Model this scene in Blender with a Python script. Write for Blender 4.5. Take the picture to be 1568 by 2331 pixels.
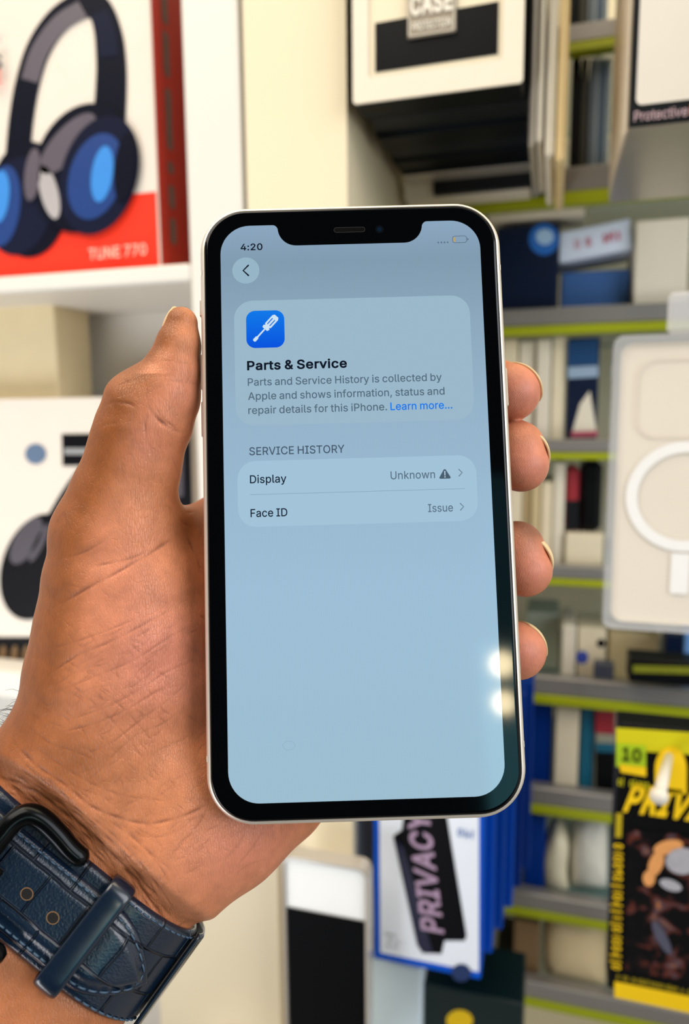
import bpy, math, random
import numpy as np
from mathutils import Vector, Matrix
from mathutils.geometry import tessellate_polygon, delaunay_2d_cdt
random.seed(7)
rng = np.random.default_rng(7)
scene = bpy.context.scene
COL = scene.collection
for _o in list(bpy.data.objects):
    bpy.data.objects.remove(_o)

# ------------------------------------------------------------------ camera, light, exposure
F = 1640.0                       # focal length in pixels of the 1568 x 2331 frame
CX, CY = 784.0, 1165.5
cam_data = bpy.data.cameras.new('camera')
cam_data.sensor_fit = 'VERTICAL'
cam_data.sensor_height = 36.0
cam_data.lens = F / 2331.0 * 36.0
cam_data.clip_start = 0.01
cam_data.clip_end = 50
cam_data.dof.use_dof = True
cam_data.dof.focus_distance = 0.176
cam_data.dof.aperture_fstop = cam_data.lens / 2.7
cam = bpy.data.objects.new('camera', cam_data)
COL.objects.link(cam)
CAMP = Vector((0, 0, 1.30))
CAMR = (Matrix.Rotation(math.radians(16.0), 3, 'Z') @ Matrix.Rotation(math.radians(90 - 7.7), 3, 'X')
        @ Matrix.Rotation(math.radians(-0.5), 3, 'Z'))
cam.matrix_world = Matrix.Translation(CAMP) @ CAMR.to_4x4()
scene.camera = cam

scene.view_settings.view_transform = 'Standard'
scene.view_settings.look = 'None'
scene.view_settings.gamma = 1.0
scene.view_settings.use_curve_mapping = False
scene.view_settings.exposure = 0.0
scene.cycles.use_denoising = True
scene.cycles.max_bounces = 8
scene.cycles.transparent_max_bounces = 12
scene.cycles.caustics_reflective = False
scene.cycles.caustics_refractive = False
scene.cycles.sample_clamp_indirect = 4.0


def lin(c):
    return tuple(((v / 255.0) / 12.92 if v / 255.0 <= 0.04045 else ((v / 255.0 + 0.055) / 1.055) ** 2.4) for v in c)


world = bpy.data.worlds.new('world')
scene.world = world
world.use_nodes = True
world.node_tree.nodes['Background'].inputs['Color'].default_value = (1.0, 0.95, 0.88, 1)
world.node_tree.nodes['Background'].inputs['Strength'].default_value = 0.68


def area(name, loc, target, size, power, col):
    d = bpy.data.lights.new(name, 'AREA')
    d.shape = 'RECTANGLE'
    d.size, d.size_y = size
    d.energy = power
    d.color = col
    o = bpy.data.objects.new(name, d)
    COL.objects.link(o)
    o.location = loc
    o.rotation_euler = (Vector(target) - Vector(loc)).to_track_quat('-Z', 'Y').to_euler()
    return o


area('ceiling_light_panel', (-0.45, -0.25, 2.30), (-0.05, 0.25, 1.25), (1.1, 0.8), 13.5, (1.0, 0.90, 0.76))
area('display_light_panel', (0.0, 0.30, 2.40), (0.0, 0.42, 1.2), (1.6, 0.45), 9.0, (1.0, 0.82, 0.52))
area('shop_front_daylight', (1.25, -0.35, 1.75), (0.0, 0.3, 1.25), (0.9, 1.0), 14.0, (0.92, 0.96, 1.0))
area('added_fill_light', (-0.62, -0.30, 0.80), (-0.38, 0.5, 1.22), (0.6, 0.5), 1.5, (0.93, 0.96, 1.0)).data.spread = math.radians(75)  # unseen fill light, added to brighten the cabinet compartment


# ------------------------------------------------------------------ helpers
def C(px, py, d):
    """camera-frame point (metres) seen at pixel px, py, at depth d (metres)"""
    return np.array([(px - CX) / F * d, -(py - CY) / F * d, -d])


def to_world(p):
    return CAMP + CAMR @ Vector(p)


def W(px, py, d):
    return to_world(C(px, py, d))


def at(px, py, Y):
    """world point on the wall-parallel plane y = Y"""
    v = CAMR @ Vector(((px - CX) / F, -(py - CY) / F, -1.0))
    return CAMP + v * (Y / v.y)


MATS = {}


def mat(name, rgb, rough=0.5, metal=0.0, noise=0.04, scale=60.0, bump=0.0, spec=0.5, emit=None, coat=0.0, trans=0.0, ior=1.45, alpha=1.0):
    if name in MATS:
        return MATS[name]
    m = bpy.data.materials.new(name)
    m.use_nodes = True
    nt = m.node_tree
    b = nt.nodes['Principled BSDF']
    c = lin(rgb)
    if noise > 0 or bump > 0:
        tc = nt.nodes.new('ShaderNodeTexCoord')
        nz = nt.nodes.new('ShaderNodeTexNoise')
        nz.inputs['Scale'].default_value = scale
        nz.inputs['Detail'].default_value = 4
        nt.links.new(tc.outputs['Object'], nz.inputs['Vector'])
        mx = nt.nodes.new('ShaderNodeMix')
        mx.data_type = 'RGBA'
        mx.inputs[6].default_value = tuple(v * (1 - noise) for v in c) + (1,)
        mx.inputs[7].default_value = tuple(min(1, v * (1 + noise)) for v in c) + (1,)
        nt.links.new(nz.outputs['Fac'], mx.inputs[0])
        nt.links.new(mx.outputs[2], b.inputs['Base Color'])
        if bump > 0:
            bp = nt.nodes.new('ShaderNodeBump')
            bp.inputs['Strength'].default_value = bump
            bp.inputs['Distance'].default_value = 0.002
            nt.links.new(nz.outputs['Fac'], bp.inputs['Height'])
            nt.links.new(bp.outputs['Normal'], b.inputs['Normal'])
    else:
        b.inputs['Base Color'].default_value = c + (1,)
    b.inputs['Roughness'].default_value = rough
    b.inputs['Metallic'].default_value = metal
    b.inputs['Specular IOR Level'].default_value = spec
    b.inputs['Coat Weight'].default_value = coat
    b.inputs['Transmission Weight'].default_value = trans
    b.inputs['IOR'].default_value = ior
    b.inputs['Alpha'].default_value = alpha
    if emit:
        b.inputs['Emission Color'].default_value = lin(emit[0]) + (1,)
        b.inputs['Emission Strength'].default_value = emit[1]
    MATS[name] = m
    return m


def tag(o, label=None, cat=None, group=None, kind=None):
    if label: o['label'] = label
    if cat: o['category'] = cat
    if group: o['group'] = group
    if kind: o['kind'] = kind
    return o


def mesh_obj(name, verts, faces, m=None, parent=None, smooth=False, mats=None, fmat=None):
    me = bpy.data.meshes.new(name)
    me.from_pydata([tuple(v) for v in verts], [], [tuple(f) for f in faces])
    for mm in (mats or ([m] if m else [])):
        me.materials.append(mm)
    if fmat is not None:
        me.polygons.foreach_set('material_index', np.asarray(fmat, dtype=np.int32))
    if smooth:
        me.polygons.foreach_set('use_smooth', np.ones(len(me.polygons), dtype=bool))
    me.update()
    o = bpy.data.objects.new(name, me)
    COL.objects.link(o)
    if parent is not None:
        o.parent = parent
    return o


def empty(name, loc, label=None, cat=None, group=None, rot=None):
    o = bpy.data.objects.new(name, None)
    o.empty_display_size = 0.02
    COL.objects.link(o)
    if rot is not None:
        o.matrix_world = Matrix.Translation(Vector(loc)) @ rot.to_4x4()
    else:
        o.location = loc
    return tag(o, label, cat, group)


class MB:
    """collects pieces, builds ONE mesh"""
    def __init__(s):
        s.v, s.f, s.m = [], [], []
        s.mats = []

    def _mi(s, m):
        if m not in s.mats: s.mats.append(m)
        return s.mats.index(m)

    def add(s, verts, faces, m):
        k = len(s.v)
        s.v += [tuple(v) for v in verts]
        s.f += [tuple(i + k for i in f) for f in faces]
        s.m += [s._mi(m)] * len(faces)

    def box(s, a, b, m, bev=0.0):
        (x0, y0, z0), (x1, y1, z1) = a, b
        x0, x1 = min(x0, x1), max(x0, x1); y0, y1 = min(y0, y1), max(y0, y1); z0, z1 = min(z0, z1), max(z0, z1)
        e = min(bev, (x1 - x0) * .45, (y1 - y0) * .45, (z1 - z0) * .45)
        if e <= 0:
            v = [(x, y, z) for z in (z0, z1) for y in (y0, y1) for x in (x0, x1)]
            s.add(v, [(0, 2, 3, 1), (4, 5, 7, 6), (0, 1, 5, 4), (2, 6, 7, 3), (0, 4, 6, 2), (1, 3, 7, 5)], m)
            return
        # chamfered box
        v = []
        idx = {}
        for sx in (0, 1):
            for sy in (0, 1):
                for sz in (0, 1):
                    X, Y, Z = (x0, x1)[sx], (y0, y1)[sy], (z0, z1)[sz]
                    ex, ey, ez = (e, -e)[sx], (e, -e)[sy], (e, -e)[sz]
                    for ax, p in enumerate(((X, Y + ey, Z + ez), (X + ex, Y, Z + ez), (X + ex, Y + ey, Z))):
                        idx[(sx, sy, sz, ax)] = len(v)
                        v.append(p)
        f = []
        for q in (0, 1):
            f.append([idx[(q, a, b, 0)] for a, b in ((0, 0), (1, 0), (1, 1), (0, 1))])
            f.append([idx[(a, q, b, 1)] for a, b in ((0, 0), (1, 0), (1, 1), (0, 1))])
            f.append([idx[(a, b, q, 2)] for a, b in ((0, 0), (1, 0), (1, 1), (0, 1))])
        for a in (0, 1):
            for b in (0, 1):
                f.append([idx[(0, a, b, 1)], idx[(1, a, b, 1)], idx[(1, a, b, 2)], idx[(0, a, b, 2)]])
                f.append([idx[(a, 0, b, 0)], idx[(a, 1, b, 0)], idx[(a, 1, b, 2)], idx[(a, 0, b, 2)]])
                f.append([idx[(a, b, 0, 0)], idx[(a, b, 1, 0)], idx[(a, b, 1, 1)], idx[(a, b, 0, 1)]])
                for c in (0, 1):
                    f.append([idx[(a, b, c, 0)], idx[(a, b, c, 1)], idx[(a, b, c, 2)]])
        s.add(v, f, m)

    def tube(s, pts, r, m, n=10, cap=True):
        pts = [Vector(p) for p in pts]
        rs = r if hasattr(r, '__len__') else [r] * len(pts)
        rings = []
        up = Vector((0.123, 0.3, 0.9)).normalized()
        for i, p in enumerate(pts):
            t = (pts[min(i + 1, len(pts) - 1)] - pts[max(i - 1, 0)]).normalized()
            a = t.cross(up)
            if a.length < 1e-4: a = t.cross(Vector((1, 0, 0)))
            a.normalize(); b = t.cross(a).normalized()
            rings.append([p + (a * math.cos(2 * math.pi * k / n) + b * math.sin(2 * math.pi * k / n)) * rs[i] for k in range(n)])
        v = [q for R in rings for q in R]
        f = []
        for i in range(len(pts) - 1):
            for k in range(n):
                f.append((i * n + k, i * n + (k + 1) % n, (i + 1) * n + (k + 1) % n, (i + 1) * n + k))
        if cap:
            f.append(tuple(range(n))[::-1]); f.append(tuple((len(pts) - 1) * n + k for k in range(n)))
        s.add(v, f, m)

    def poly(s, pts2, m, fn):
        """flat polygon(s): pts2 = outline or list of outlines (outer first, holes), fn maps (x,y)->3D"""
        loops = pts2 if isinstance(pts2[0][0], (tuple, list)) else [pts2]
        vs = [Vector((p[0], p[1], 0)) for L in loops for p in L]
        tris = tessellate_polygon([[Vector((p[0], p[1], 0)) for p in L] for L in loops])
        out = []
        for t in tris:
            a, b, c = (vs[i] for i in t)
            ar = (b.x - a.x) * (c.y - a.y) - (b.y - a.y) * (c.x - a.x)
            if abs(ar) < 1e-14: continue
            out.append(t if ar > 0 else (t[0], t[2], t[1]))
        s.add([fn(v.x, v.y) for v in vs], out, m)

    def build(s, name, parent=None, smooth=False, off=None):
        v = s.v if off is None else [Vector(p) - Vector(off) for p in s.v]
        return mesh_obj(name, v, s.f, None, parent, smooth, s.mats, s.m)


def rrect(x0, x1, y0, y1, r, n=8):
    p = []
    for cx, cy, a0 in ((x1 - r, y1 - r, 0), (x0 + r, y1 - r, 90), (x0 + r, y0 + r, 180), (x1 - r, y0 + r, 270)):
        for i in range(n + 1):
            a = math.radians(a0 + 90 * i / n)
            p.append((cx + r * math.cos(a), cy + r * math.sin(a)))
    return p


def ellipse(cx, cy, rx, ry, rot=0, n=40, a0=0, a1=360):
    c, s = math.cos(math.radians(rot)), math.sin(math.radians(rot))
    out = []
    k = n if a1 - a0 >= 360 else n + 1
    for i in range(k):
        a = math.radians(a0 + (a1 - a0) * i / n)
        x, y = rx * math.cos(a), ry * math.sin(a)
        out.append((cx + x * c - y * s, cy + x * s + y * c))
    return out


def stroke(pts, w):
    """open polyline -> ribbon outline; w scalar or per point"""
    ws = w if hasattr(w, '__len__') else [w] * len(pts)
    L, R = [], []
    for i, p in enumerate(pts):
        a, b = pts[max(i - 1, 0)], pts[min(i + 1, len(pts) - 1)]
        dx, dy = b[0] - a[0], b[1] - a[1]
        l = math.hypot(dx, dy) or 1
        nx, ny = -dy / l * ws[i] / 2, dx / l * ws[i] / 2
        L.append((p[0] + nx, p[1] + ny)); R.append((p[0] - nx, p[1] - ny))
    return R + L[::-1]


def smooth_line(pts, n=6):
    """Catmull-Rom through the points (any dimension)"""
    P = [np.asarray(p, float) for p in pts]
    out = []
    for i in range(len(P) - 1):
        p0, p1, p2, p3 = P[max(i - 1, 0)], P[i], P[i + 1], P[min(i + 2, len(P) - 1)]
        for k in range(n):
            t = k / n
            out.append(tuple(0.5 * (2 * p1 + (p2 - p0) * t + (2 * p0 - 5 * p1 + 4 * p2 - p3) * t * t + (3 * p1 - p0 - 3 * p2 + p3) * t ** 3)))
    out.append(tuple(P[-1]))
    return out


# ------------------------------------------------------------------ lettering outlines
GLYPH_SRC = r"""
!|196|67,160 63,509 132,509 128,160/98,-4 86,-3 75,1 66,9 58,18 54,29 52,41 54,53 58,64 66,73 75,80 86,85 98,86 110,85 121,80 130,73 138,64 142,53 143,41 142,29 138,18 130,9 121,1 110,-3
&|448|197,-7 165,-5 136,1 110,12 88,26 69,42 54,62 43,84 36,108 34,133 36,154 40,173 47,189 85,235 140,279 216,335 237,352 255,375 262,405 260,420 255,434 245,445 233,454 219,459 201,461 168,453 145,431 137,399 145,363 169,327 204,284 438,0 364,0 171,231 121,293 87,344 81,361 77,379 75,398 77,420 82,440 91,458 102,474 117,488 134,499 154,507 176,512 200,513 224,512 246,507 266,499 283,488 297,475 308,459 317,442 322,424 324,404 315,362 291,325 256,293 154,217 110,174 103,161 98,146 97,131 98,115 102,101 109,87 118,76 130,66 143,57 158,51 175,48 193,46 213,48 232,52 251,59 301,95 315,112 327,131 336,151 343,174 348,198 349,224 408,224 406,194 403,167 397,144 371,92 345,62 333,47 315,30 294,17 271,7 246,-1 221,-5
,|188|38,-119 68,71 137,71 84,-119
-|453|337,244 337,188 114,188 114,244
.|188|95,-4 83,-3 73,1 63,9 55,18 51,29 50,41 51,53 55,64 63,73 73,81 83,85 95,87 107,85 118,81 128,73 135,64 140,53 141,41 140,29 135,18 128,9 118,1 107,-3
0|453|227,-7 191,-3 158,7 130,24 105,48 85,77 69,113 57,155 50,202 48,254 50,306 57,353 69,395 85,431 106,461 130,484 159,502 191,512 227,516 262,512 295,502 323,484 348,461 368,431 384,395 396,353 403,306 405,254 403,202 396,155 384,113 368,77 348,48 323,24 295,7 263,-3/227,50 250,52 271,60 290,74 306,92 320,116 330,144 338,176 342,213 344,254 342,295 338,332 330,365 320,393 306,416 290,435 271,449 250,457 227,460 203,457 182,449 163,435 147,416 134,393 123,365 115,332 111,295 109,254 111,213 115,176 123,144 134,116 147,92 163,74 182,60 203,52
1|453|76,0 76,55 391,55 391,0/276,509 276,0 212,0 212,448 209,448 86,358 86,427 198,509
2|453|64,0 64,47 234,229 282,282 311,327 320,371 319,389 315,405 308,419 298,431 287,441 273,449 224,460 205,458 188,454 172,447 159,438 148,427 139,413 132,398 128,381 127,362 66,362 68,391 75,418 86,442 102,464 121,482 143,496 168,507 196,513 225,516 254,513 281,507 306,497 328,482 346,465 361,445 372,423 379,398 381,372 371,318 336,259 267,180 153,60 153,57 389,57 389,0
4|453|40,105 40,158 247,509 311,509 109,166 109,163 413,163 413,105/282,0 282,121 282,146 282,318 343,318 343,0
7|453|97,0 323,448 323,452 62,452 62,509 391,509 391,449 165,0
9|453|226,516 256,513 285,506 310,494 333,478 352,458 368,434 380,408 387,378 389,347 387,322 382,296 373,270 315,168 200,0 130,0 301,248 307,248 287,221 257,202 218,195 188,197 161,203 137,214 116,229 98,247 83,269 72,294 66,321 64,352 66,382 73,411 85,436 101,459 120,479 143,494 168,506 196,513/226,460 207,459 190,454 174,446 160,435 148,423 138,407 131,390 127,372 125,352 127,331 131,313 138,295 148,280 160,268 174,257 190,250 207,245 226,243 245,245 263,249 279,257 293,267 305,280 314,295 322,312 326,330 327,350 326,371 322,390 314,407 305,422 293,435 279,446 263,454 245,459
:|188|95,-4 83,-3 73,1 63,9 55,18 51,29 50,41 51,53 55,64 63,73 73,81 83,85 95,87 107,85 118,81 128,73 135,64 140,53 141,41 140,29 135,18 128,9 118,1 107,-3/95,271 83,272 73,277 63,284 55,294 51,304 50,316 51,328 55,339 63,349 73,356 83,360 95,362 107,360 118,356 128,349 135,339 140,328 141,316 140,304 135,294 128,284 118,277 107,272
A|480|16,0 201,509 276,509 463,0 395,0 287,302 264,372 232,478 245,478 213,371 191,302 85,0/110,142 110,199 370,199 370,142
B|456|60,0 60,509 241,509 274,507 304,501 329,491 350,477 367,461 381,442 390,421 396,398 398,374 397,353 393,336 387,320 356,286 315,267 315,262 331,260 347,254 363,245 378,234 391,220 402,203 411,184 416,161 418,136 416,111 410,88 400,67 386,48 368,31 344,18 317,8 284,2 247,0/125,57 245,57 281,60 309,67 330,80 344,96 353,115 355,137 354,153 350,169 342,184 333,197 320,209 306,218 289,225 269,229 248,231 125,231/125,285 238,285 288,296 302,304 314,314 323,326 330,340 335,355 336,372 333,393 326,412 313,429 294,442 270,449 240,452 125,452
C|510|267,-7 225,-3 186,7 150,25 119,49 92,79 70,115 53,157 44,203 40,254 44,305 53,352 70,393 92,429 119,459 150,484 186,501 225,512 267,516 340,504 362,496 383,485 402,471 419,456 435,438 448,418 459,397 467,373 473,348 408,348 389,395 357,428 315,449 267,456 237,453 209,445 184,432 161,414 141,391 125,364 113,332 106,295 103,254 106,213 113,177 125,145 141,117 161,94 184,76 210,63 237,56 267,53 315,60 357,81 389,114 408,160 473,160 467,135 459,112 448,91 435,71 420,53 402,38 383,24 363,13 341,5 317,-2 293,-6
D|502|219,0 96,0 96,57 215,57 254,60 288,68 318,81 343,99 363,122 379,149 390,181 397,216 399,255 397,294 390,329 379,361 364,388 344,410 320,428 291,441 258,449 221,452 93,452 93,509 225,509 273,505 315,495 353,478 385,455 412,426 433,391 449,351 458,306 462,255 458,205 449,159 433,119 411,83 384,54 351,31 312,14 268,3/125,509 125,0 60,0 60,509
E|419|60,0 60,509 372,509 372,452 125,452 125,286 355,286 355,229 125,229 125,57 375,57 375,0
F|410|60,0 60,509 369,509 369,452 125,452 125,278 346,278 346,221 125,221 125,0
G|520|269,-7 225,-3 185,7 149,25 118,49 91,79 69,116 53,157 43,203 40,254 43,305 53,352 69,393 91,429 117,459 149,484 184,501 223,512 265,516 291,514 316,510 340,504 363,494 384,483 403,469 421,453 436,436 449,416 460,395 468,373 474,349 408,349 387,393 356,427 315,448 265,456 236,453 209,445 183,432 160,414 141,392 125,364 113,332 106,295 103,254 106,213 113,177 125,145 141,117 161,95 184,76 210,63 238,56 269,53 296,55 322,61 345,71 365,85 382,102 396,123 407,147 413,173 415,202 434,199 283,199 283,256 478,256 478,200 475,160 466,124 451,91 431,62 406,38 377,19 344,5 308,-4
H|517|60,0 60,509 125,509 125,289 392,289 392,509 457,509 457,0 392,0 392,232 125,232 125,0
I|300|31,0 31,57 118,57 118,452 31,452 31,509 269,509 269,452 183,452 183,57 269,57 269,0
J|396|185,-7 143,-2 106,11 75,33 52,63 38,100 33,145 33,173 98,173 98,145 100,117 108,93 122,74 139,61 160,53 185,50 209,53 230,61 248,74 261,93 269,117 272,145 272,509 336,509 336,145 332,100 318,63 294,33 263,11 227,-2
L|393|60,0 60,509 125,509 125,57 361,57 361,0
M|628|60,0 60,509 152,509 277,187 287,159 299,123 311,84 322,49 307,49 318,83 330,121 342,158 352,187 476,509 568,509 568,0 504,0 504,291 504,327 505,369 506,413 507,457 513,457 498,409 482,363 467,322 456,291 342,0 286,0 170,291 159,321 145,361 129,408 112,457 119,457 120,416 121,372 122,328 122,291 122,0
N|523|60,0 60,509 136,509 343,183 363,151 388,107 414,55 405,54 401,108 399,157 399,195 399,509 463,509 463,0 387,0 202,290 177,331 148,381 108,452 119,454 122,384 124,328 125,291 125,0
O|533|267,-7 225,-3 186,7 150,25 119,49 92,79 70,115 53,157 44,203 40,254 44,305 53,352 70,393 92,429 119,459 150,484 186,501 225,512 267,516 309,512 348,501 384,484 415,459 442,429 464,393 480,352 490,305 493,254 490,203 480,157 464,115 442,79 415,49 384,25 348,7 309,-3/267,53 296,55 324,63 349,76 372,94 392,116 408,144 420,176 428,213 430,254 428,295 420,332 408,365 392,392 372,415 349,433 324,446 296,453 267,456 237,453 210,445 184,433 161,415 142,392 125,364 113,332 106,295 103,254 106,213 113,176 125,144 142,117 161,94 184,76 210,63 237,55
P|445|60,0 60,509 235,509 272,506 305,499 332,487 356,471 375,452 390,430 400,404 407,377 409,348 407,318 400,291 390,265 375,243 356,223 332,207 305,195 272,188 235,186 109,186 109,242 233,242 257,244 279,248 297,256 312,266 324,279 333,294 339,310 343,328 344,348 343,367 339,385 333,402 324,416 312,428 297,439 279,446 257,451 232,452 125,452 125,0
R|449|60,0 60,509 236,509 273,506 305,500 333,489 356,473 376,455 390,433 401,408 407,381 409,352 407,323 401,296 390,271 376,250 356,232 333,217 305,206 273,200 236,198 96,198 96,255 234,255 258,256 280,260 298,267 313,276 325,287 334,300 340,316 344,333 345,352 344,371 340,389 334,405 325,419 313,430 298,440 279,446 258,451 233,452 125,452 125,0/353,0 230,229 303,229 428,0
S|447|224,-9 188,-7 156,-1 128,9 102,23 81,40 64,60 51,83 42,109 38,137 104,137 108,118 114,102 123,88 136,76 150,66 166,59 224,49 246,50 267,54 286,60 303,69 317,79 329,92 338,106 344,122 346,139 344,154 340,168 332,179 296,205 245,222 184,239 145,253 112,269 86,289 67,313 56,341 52,372 54,400 62,425 75,448 92,468 113,484 138,498 165,508 195,514 227,516 259,514 289,508 316,498 340,484 360,468 377,449 390,427 398,403 401,378 337,378 332,402 320,421 302,437 280,449 254,456 225,459 204,457 185,454 167,448 152,440 139,430 129,418 121,405 117,391 115,376 117,359 122,345 131,334 169,308 212,293 264,279 312,264 359,238 395,198 402,180 407,161 408,139 406,112 399,87 386,64 370,43 349,25 323,11 294,0 261,-7
T|449|32,452 32,509 417,509 417,452 257,452 257,0 193,0 193,452
U|517|259,-8 220,-6 186,2 154,15 126,33 103,55 85,80 71,108 63,140 60,173 60,509 124,509 124,178 126,155 132,133 141,113 153,95 169,80 187,68 208,59 232,53 259,52 285,53 309,59 331,68 349,80 364,95 377,113 385,133 391,155 393,178 393,509 457,509 457,173 454,140 446,108 433,80 414,55 391,33 363,15 332,2 297,-6
V|480|204,0 16,509 84,509 192,206 215,137 248,31 235,31 267,138 290,206 395,509 463,509 278,0
Y|472|203,0 203,208 16,509 91,509 192,344 222,292 250,230 224,230 251,293 280,344 381,509 455,509 268,208 268,0
a|389|160,-9 137,-7 115,-3 94,5 76,15 60,29 48,45 38,63 32,84 30,108 32,128 36,146 43,161 53,174 64,184 78,193 125,211 178,220 234,227 265,235 271,240 274,246 276,255 276,257 267,297 240,322 196,331 149,322 118,301 100,274 41,291 51,313 64,331 79,346 95,358 114,368 133,375 194,384 239,379 286,360 300,350 312,336 322,320 330,301 335,278 337,251 337,0 277,0 277,52 272,52 252,25 215,1/170,45 192,47 211,51 228,59 242,68 254,80 263,93 270,108 274,122 276,138 276,190 259,182 231,176 200,171 175,168 134,159 103,139 97,130 93,118 92,105 102,72 130,52
b|424|229,-8 208,-7 189,-3 172,4 138,31 118,59 112,59 112,0 53,0 53,509 114,509 114,319 118,319 137,346 171,373 188,379 207,383 229,384 259,382 287,374 313,361 335,342 354,320 370,293 381,261 388,227 390,189 388,151 381,116 370,84 355,57 336,34 313,16 288,3 260,-6/220,47 242,49 262,55 279,66 294,80 306,97 316,117 323,139 327,163 328,189 327,215 323,239 316,261 307,281 295,298 280,311 262,322 243,328 220,330 198,328 178,322 161,312 147,299 134,282 125,263 118,241 114,216 113,189 114,162 118,138 125,115 135,95 147,78 162,65 179,55 198,49
c|396|207,-8 174,-5 144,3 117,16 93,35 72,58 56,85 44,116 37,150 34,187 37,225 44,260 56,291 72,318 93,341 117,360 144,374 174,382 207,384 260,377 305,356 340,322 362,277 303,262 290,289 270,311 242,325 207,330 184,328 163,321 145,310 130,296 118,278 108,258 102,236 98,212 96,187 98,163 102,139 108,117 118,97 130,80 145,66 163,55 184,49 207,46 243,52 271,66 292,89 304,117 363,102 341,56 306,21 261,-1
d|424|195,-8 165,-6 137,3 111,16 89,34 70,57 55,84 43,116 36,151 34,189 36,227 43,261 55,293 70,320 89,342 112,361 137,374 165,382 196,384 218,383 237,379 253,373 287,346 306,319 311,319 311,509 372,509 372,0 313,0 313,59 307,59 287,31 252,4 236,-3 217,-7/205,47 226,49 246,55 263,65 278,78 290,95 299,115 306,138 310,162 312,189 310,216 306,241 300,263 290,282 278,299 263,312 246,322 227,328 205,330 182,328 162,322 145,311 130,298 118,281 108,261 102,239 98,215 96,189 98,163 102,139 109,117 118,97 130,80 145,66 162,55 182,49
e|404|212,-8 177,-5 145,3 117,16 92,35 72,58 56,85 44,116 37,150 34,187 36,224 44,258 55,290 71,317 91,340 115,359 142,373 172,382 205,384 266,374 285,366 303,355 319,341 334,324 347,305 357,282 365,256 370,227 371,194 371,169 75,169 75,221 338,221 310,202 308,226 304,248 298,269 288,286 277,301 263,314 246,323 227,328 205,330 183,328 164,323 146,313 131,301 119,286 109,270 102,251 97,231 96,211 96,178 98,151 102,127 110,106 121,88 135,73 151,61 169,53 190,48 212,46 254,53 285,73 306,105 365,91 358,72 348,55 335,39 320,26 302,14 283,4 261,-3 237,-7
f|254|228,379 228,327 6,327 6,379/81,0 81,432 82,452 87,470 96,486 107,499 120,510 135,519 187,530 222,527 243,521 227,468 215,472 195,474 178,472 164,468 154,460 147,449 143,435 142,419 142,0
h|410|114,227 114,0 53,0 53,509 114,509 114,287 102,287 116,319 132,344 152,362 175,374 200,382 227,384 252,383 275,377 295,369 313,356 328,340 341,321 350,298 355,271 357,240 357,0 296,0 296,235 293,263 286,286 273,304 256,318 235,326 210,329 192,328 176,324 161,317 147,308 136,297 126,283 119,266 115,248
i|167|53,0 53,379 114,379 114,0/84,443 73,444 63,448 54,455 47,463 43,472 41,483 43,494 47,504 54,512 63,518 73,522 84,524 95,522 105,518 114,512 121,504 125,494 126,483 125,472 121,463 114,455 105,448 95,444
k|381|110,137 110,212 121,212 284,379 360,379 184,199 177,199/53,0 53,509 114,509 114,0/294,0 148,186 191,229 372,0
l|189|139,-2 112,0 91,8 74,20 62,37 55,59 53,84 53,509 114,509 114,99 120,62 126,57 135,53 146,52 160,53 170,54 181,3 162,-1
m|610|53,0 53,379 112,379 112,295 108,295 114,314 122,331 132,346 172,376 219,386 245,383 268,375 287,361 303,342 314,320 321,295 312,295 318,312 326,329 337,343 381,375 437,386 458,385 478,380 497,372 514,361 529,346 541,328 550,307 555,283 557,255 557,0 496,0 496,254 493,279 485,298 473,313 456,323 438,329 419,330 402,329 387,326 374,320 345,290 335,247 335,0 274,0 274,260 272,280 265,297 253,311 238,322 220,328 199,330 158,320 145,312 135,302 126,289 119,274 115,257 114,238 114,0
n|410|114,227 114,0 53,0 53,379 112,379 112,287 102,287 116,319 132,344 152,362 175,374 200,382 227,384 252,383 275,377 295,369 313,356 328,340 341,321 350,298 355,271 357,240 357,0 296,0 296,235 293,263 286,286 273,304 256,318 235,326 210,329 192,328 176,324 161,317 147,308 136,297 126,283 119,266 115,248
o|415|207,-8 174,-5 144,3 117,16 93,35 72,58 56,85 44,116 37,150 34,187 37,225 44,260 56,291 72,318 93,341 117,360 144,374 174,382 207,384 241,382 271,374 299,360 323,341 343,318 359,291 371,260 379,225 381,187 379,150 371,116 359,85 343,58 323,35 299,16 271,3 241,-5/207,46 231,49 252,55 270,66 285,80 298,97 307,117 314,139 318,163 319,187 318,212 314,236 307,258 298,278 285,296 270,310 252,321 231,328 207,330 184,328 163,321 145,310 130,296 118,278 108,258 102,236 98,212 96,187 98,163 102,139 108,117 118,97 130,80 145,66 163,55 184,49
p|424|53,-143 53,379 112,379 112,319 118,319 137,346 171,373 188,379 207,383 229,384 259,382 287,374 313,361 335,342 354,320 370,293 381,261 388,227 390,189 388,151 381,116 370,84 355,57 336,34 313,16 288,3 260,-6 229,-8 208,-7 189,-3 173,4 138,31 118,59 114,59 114,-143/220,47 242,49 262,55 279,66 294,80 306,97 316,117 323,139 327,163 328,189 327,215 323,239 316,261 307,281 295,298 280,311 262,322 243,328 220,330 198,328 178,322 161,312 147,299 134,282 125,263 118,241 114,216 113,189 114,162 118,138 125,115 135,95 147,78 162,65 179,55 198,49
r|259|53,0 53,379 112,379 112,321 115,321 124,339 137,354 152,367 171,377 191,383 213,385 229,384 243,384 243,322 230,324 207,326 190,324 174,321 159,315 146,306 135,296 126,284 119,269 115,254 114,237 114,0
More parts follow.
